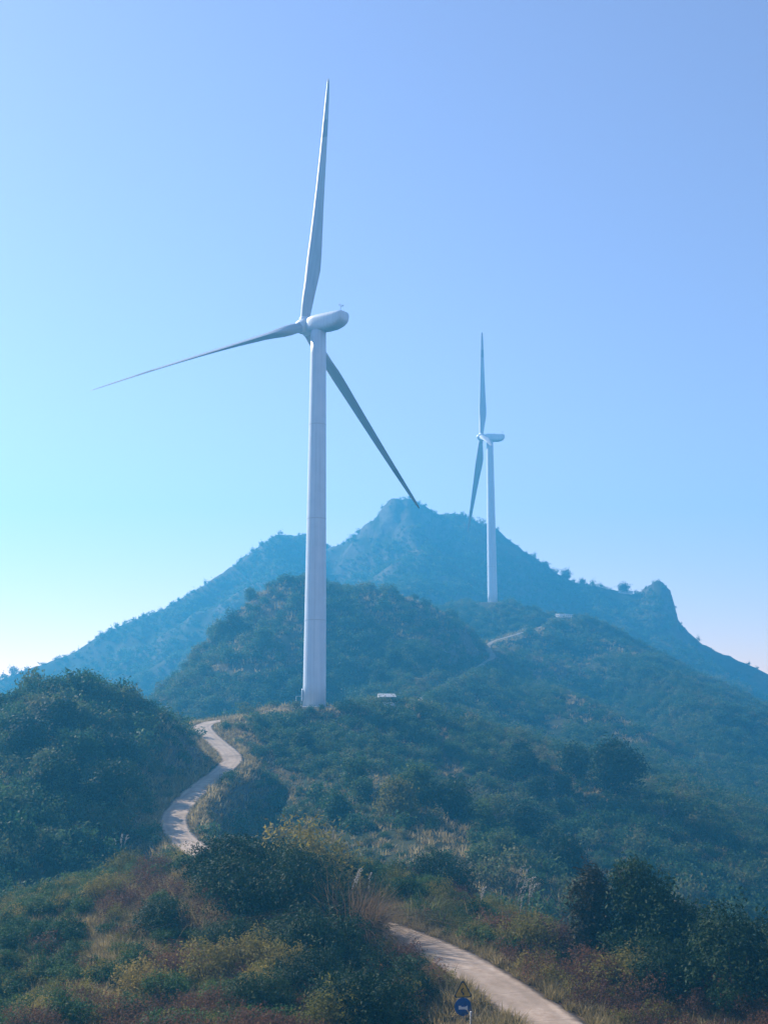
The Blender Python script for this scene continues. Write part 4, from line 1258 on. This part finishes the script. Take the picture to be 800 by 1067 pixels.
tree(600, 232, 6.0, 8, 'low dark tree left of the round tree on the slope edge', 670, DARKG, 3500, .34, .12)
tree(415, 168, 4.8, 6.5, 'light green tree in the middle of the slope below the near turbine', 680, OLIVE, 4000, .25, .12)
tree(470, 176, 5.0, 7.0, 'dark green tree on the slope right of the light green tree', 690, DARKG, 4000, .26, .12)
tree(545, 190, 6.0, 8.0, 'dark spreading tree low on the slope towards the right', 700, DARKG, 4500, .28, .12)
tree(350, 172, 4.2, 5.6, 'green tree on the slope right of the road bend', 710, GREEN, 3500, .24, .12)
tree(30, 166, 5.2, 7, 'dark tree on the lower flank of the left hill at the picture edge', 720, DARKG, 4200, .27, .12)
tree(105, 170, 4.6, 6, 'dark tree on the front flank of the left hill', 730, DARKG, 3800, .26, .12)
SK = 'small trees on the mountain skyline'
tree(652, 840, 6.2, 8.5, 'round tree alone on the right skyline above the white wall', 740, DARKG, 1500, .6, .35, group=SK, base=crest_spot(652, 842))
tree(16, 775, 6.0, 5.5, 'small lone tree on the skyline at the far left', 750, DARKG, 700, .5, .15, group=SK, base=crest_spot(16, 774))
tree(592, 865, 6.5, 8, 'small tree on the right ridge below the far turbine blades', 760, DARKG, 1300, .6, .0, group=SK, base=crest_spot(592, 862))
tree(607, 860, 3.8, 4.5, 'tiny tree right of the small tree on the right ridge', 770, DARKG, 600, .5, .0, group=SK, base=crest_spot(608, 858))

SLOPE = [('tree', k, *q) for k, q in enumerate(((900, DARKG), (910, GREEN), (920, MIXED), (930, DARKG)))]
protos_t = []
for _, k, sd, m_ in SLOPE:
    parts, tips = branch_tree(sd, 3.6, .13, 2, .5, 6, first=.15)
    tm = mesh_np('trunk', *join_arrays(parts), True); tm.materials.append(BARK)
    g = np.random.default_rng(sd + 3); lob = []
    for q in range(18):
        a = q * 2.4; t = (q + .5) / 18; r = 2.3 * math.sqrt(max(.05, 1 - (2 * t - .8) ** 2 / 1.5)) * g.uniform(.2, .8)
        lob.append(((r * math.cos(a), r * math.sin(a), .6 + 3.6 * t), g.uniform(.5, 1.0)))
    V, Fq, t_ = leaf_cloud(sd + 9, 2600, lob, .20, aspect=.45, inner=.3, up=.5, jit=.9, spray=12)
    cm = mesh_np('crown', V, Fq, False, {'tint': ('FACE', t_)}); cm.materials.append(m_)
    protos_t.append((tm, cm))
g = np.random.default_rng(77)
ST = (((0, 150, 148, 184), 18, 'bushy dark tree among the scrub of the steep left hill', 'trees on the left hill'),
      ((300, 640, 150, 240), 20, 'bushy tree among the scrub of the slope below the near turbine', 'trees on the slope below the near turbine'),
      ((200, 480, 345, 445), 16, 'bushy tree among the scrub of the hill behind the near turbine', 'trees on the hill behind the near turbine'))
for (p0, p1, y0, y1), n_, lab, grp in ST:
    c_ = 0
    for tr in range(400):
        if c_ >= n_: break
        Y = g.uniform(y0, y1); p_ = spot(g.uniform(p0, p1), Y)
        Xa, Ya, Za = (np.array([v]) for v in p_)
        _, _, d_, dd_ = terrain(Xa, Ya)
        if not (free(Xa, Ya, d_, dd_, 5.0)[0] and seen(Xa, Ya, Za, 1.0, 0.0)[0]): continue
        root = empty('tree', p_, g.uniform(0, 6.28)); sc = g.uniform(.7, 1.35) * (1.25 if Y > 300 else 1)
        root.scale = (sc * g.uniform(.85, 1.2), sc * g.uniform(.85, 1.2), sc)
        tag(root, lab, 'tree', grp)
        k = g.integers(0, 4)
        for nm, me in zip(('trunk', 'crown'), protos_t[k]):
            o = bpy.data.objects.new(nm, me); COL.objects.link(o); o.parent = root
        c_ += 1

def bare(px, Y, h, label, seed, depth=3, r0=None, n=5, group=None):
    root = empty('bare_tree', spot(px, Y))
    tag(root, label, 'bare tree', group)
    parts, tips = branch_tree(seed, h * .72, r0 or h * .014, 1, .5, n, lean=.1, first=.3)
    v_, f_ = join_arrays(parts[:1]); link('trunk', mesh_np('trunk', v_, f_, True), root, PALEBARK)
    parts2, tips = branch_tree(seed, h * .72, r0 or h * .014, depth, .5, n, lean=.1, first=.3)
    v_, f_ = join_arrays(parts2[1:]); link('branches', mesh_np('branches', v_, f_), root, PALEBARK)
    return root
bare(746, 82, 6.2, 'leafless pale sapling right of the dark trees', 800, 3, .05)
bare(760, 80, 4.2, 'smaller leafless sapling right of the pale sapling', 812, 3, .035)
BT = 'leafless pale trees on the slope below the near turbine'
for k, (px, Y, h, lab) in enumerate(((495, 186, 8, 'tall leafless pale tree in the middle of the shaded slope'), (560, 196, 6.5, 'leafless pale tree on the slope left of the round dark tree'), (520, 172, 6, 'leafless pale tree lower down the slope, right of the tall one'), (690, 205, 6, 'leafless pale tree below the edge of the slope at the right'))):
    bare(px, Y, h, lab, 820 + k * 9, 3, .07, 6, BT)

# many more bushes: the ones that show largest stand as objects, the rest are cover
def bush_field(spacing, r0, r1, seed, size, dens, protos, mat, keep, zones, stuff_name, stuff_label, gap):
    g = np.random.default_rng(seed)
    X, Y = grid_points(spacing, r0, r1, g, 22)
    Z, gid, d, d2 = terrain(X, Y)
    k = free(X, Y, d, d2, gap) & seen(X, Y, Z, 2.5, 2.0) & (g.random(len(X)) < dens(X, Y, d))
    X, Y, Z, d = X[k], Y[k], Z[k], d[k]
    s = g.uniform(*size, len(X)); r = np.hypot(X, Y)
    inside = (np.abs(X / np.maximum(Y, 1)) < .335) & ((-Z + 0.0) / np.maximum(Y, 1) < .29)
    order = np.argsort(-(s / r) * inside)
    top, rest = order[:keep], order[keep:]
    for m_ in protos:
        if not m_.materials: m_.materials.append(mat)
    for i in top:
        px = 400 + X[i] / Y[i] * F; zone = None
        for test, lab, grp in zones:
            if test(X[i], Y[i], px): zone = (lab, grp); break
        me = protos[g.integers(0, len(protos))]
        o = bpy.data.objects.new('shrub', me); COL.objects.link(o)
        o.location = (X[i], Y[i], Z[i] - .08 * s[i]); o.rotation_euler = (0, 0, g.uniform(0, 6.28)); o.scale = (s[i], s[i], s[i] * g.uniform(.8, 1.15))
        tag(o, zone[0], 'shrub', zone[1])
    n = len(rest)
    if n:
        sr = s[rest]
        scatter(stuff_name, stuff_label, np.column_stack([X[rest], Y[rest], Z[rest] - .08 * sr]), np.column_stack([np.zeros(n), np.zeros(n), g.uniform(0, 6.28, n)]), np.column_stack([sr, sr, sr * g.uniform(.8, 1.15, n)]), g.integers(0, len(protos), n), protos, mat)
road_x = lambda Y_: np.interp(Y_, ROAD[::-1, 1], ROAD[::-1, 0])
ZR = [(lambda x, y, px: x > road_x(y), 'low twiggy brown shrub on the verge beyond the lower road', 'brown shrubs beyond the lower road'),
      (lambda x, y, px: px < 170, 'low twiggy brown shrub on the open left slope', 'brown shrubs on the left slope'),
      (lambda x, y, px: True, 'low twiggy brown shrub on the knoll in front of the road', 'brown shrubs on the knoll')]
ZG = [(lambda x, y, px: x > road_x(y), 'low dark green shrub on the ground beyond the lower road', 'green shrubs beyond the lower road'),
      (lambda x, y, px: px < 170, 'low dark green shrub on the open left slope', 'green shrubs on the left slope'),
      (lambda x, y, px: True, 'low dark green shrub on the knoll in front of the road', 'green shrubs on the knoll')]
OCH_ = [cloud_mesh('thin_shrub', 160 + k, 1100, shrub_lobes(260 + k, 1, 1.3, 10), 0.055, aspect=0.35, inner=.25, jit=1.3) for k in range(3)]
bush_field(1.5, 46, 124, 9, (0.6, 1.6), lambda X, Y, d: np.clip(0.35 + 1.4 * fbm(X + 70, Y, 18, 3) + 0.5 * (Y < 70), 0.05, 0.9) * np.where((X < -24 + 5 * fbm(X, Y, 9, 2)) & (Y > 66), 0.1, 1), twig_p, RUSTY, 110, ZR, 'foreground_scrub', 'low tangled brown scrub on the foreground slopes', 0.9)
bush_field(1.7, 46, 124, 10, (0.6, 1.7), lambda X, Y, d: np.where(X < -24 + 5 * fbm(X, Y, 9, 2), 0.95, np.clip(0.30 - 1.4 * fbm(X + 70, Y, 18, 3), 0.04, 0.7)), near_p, GREEN, 110, ZG, 'foreground_green_scrub', 'low green scrub on the foreground slopes', 1.2)
ZO = [(lambda x, y, px: x > road_x(y), 'low yellow green shrub on the ground beyond the lower road', 'yellowish shrubs beyond the lower road'),
      (lambda x, y, px: px < 170, 'low yellow green shrub on the open left slope', 'yellowish shrubs on the left slope'),
      (lambda x, y, px: True, 'low yellow green shrub on the knoll in front of the road', 'yellowish shrubs on the knoll')]
bush_field(2.0, 46, 124, 12, (0.6, 1.5), lambda X, Y, d: np.clip(0.45 + 1.2 * fbm(X + 170, Y + 60, 15, 3), 0.1, 0.9), OCH_, OLIVE, 50, ZO, 'foreground_olive_scrub', 'low yellowish scrub on the foreground slopes', 1.0)
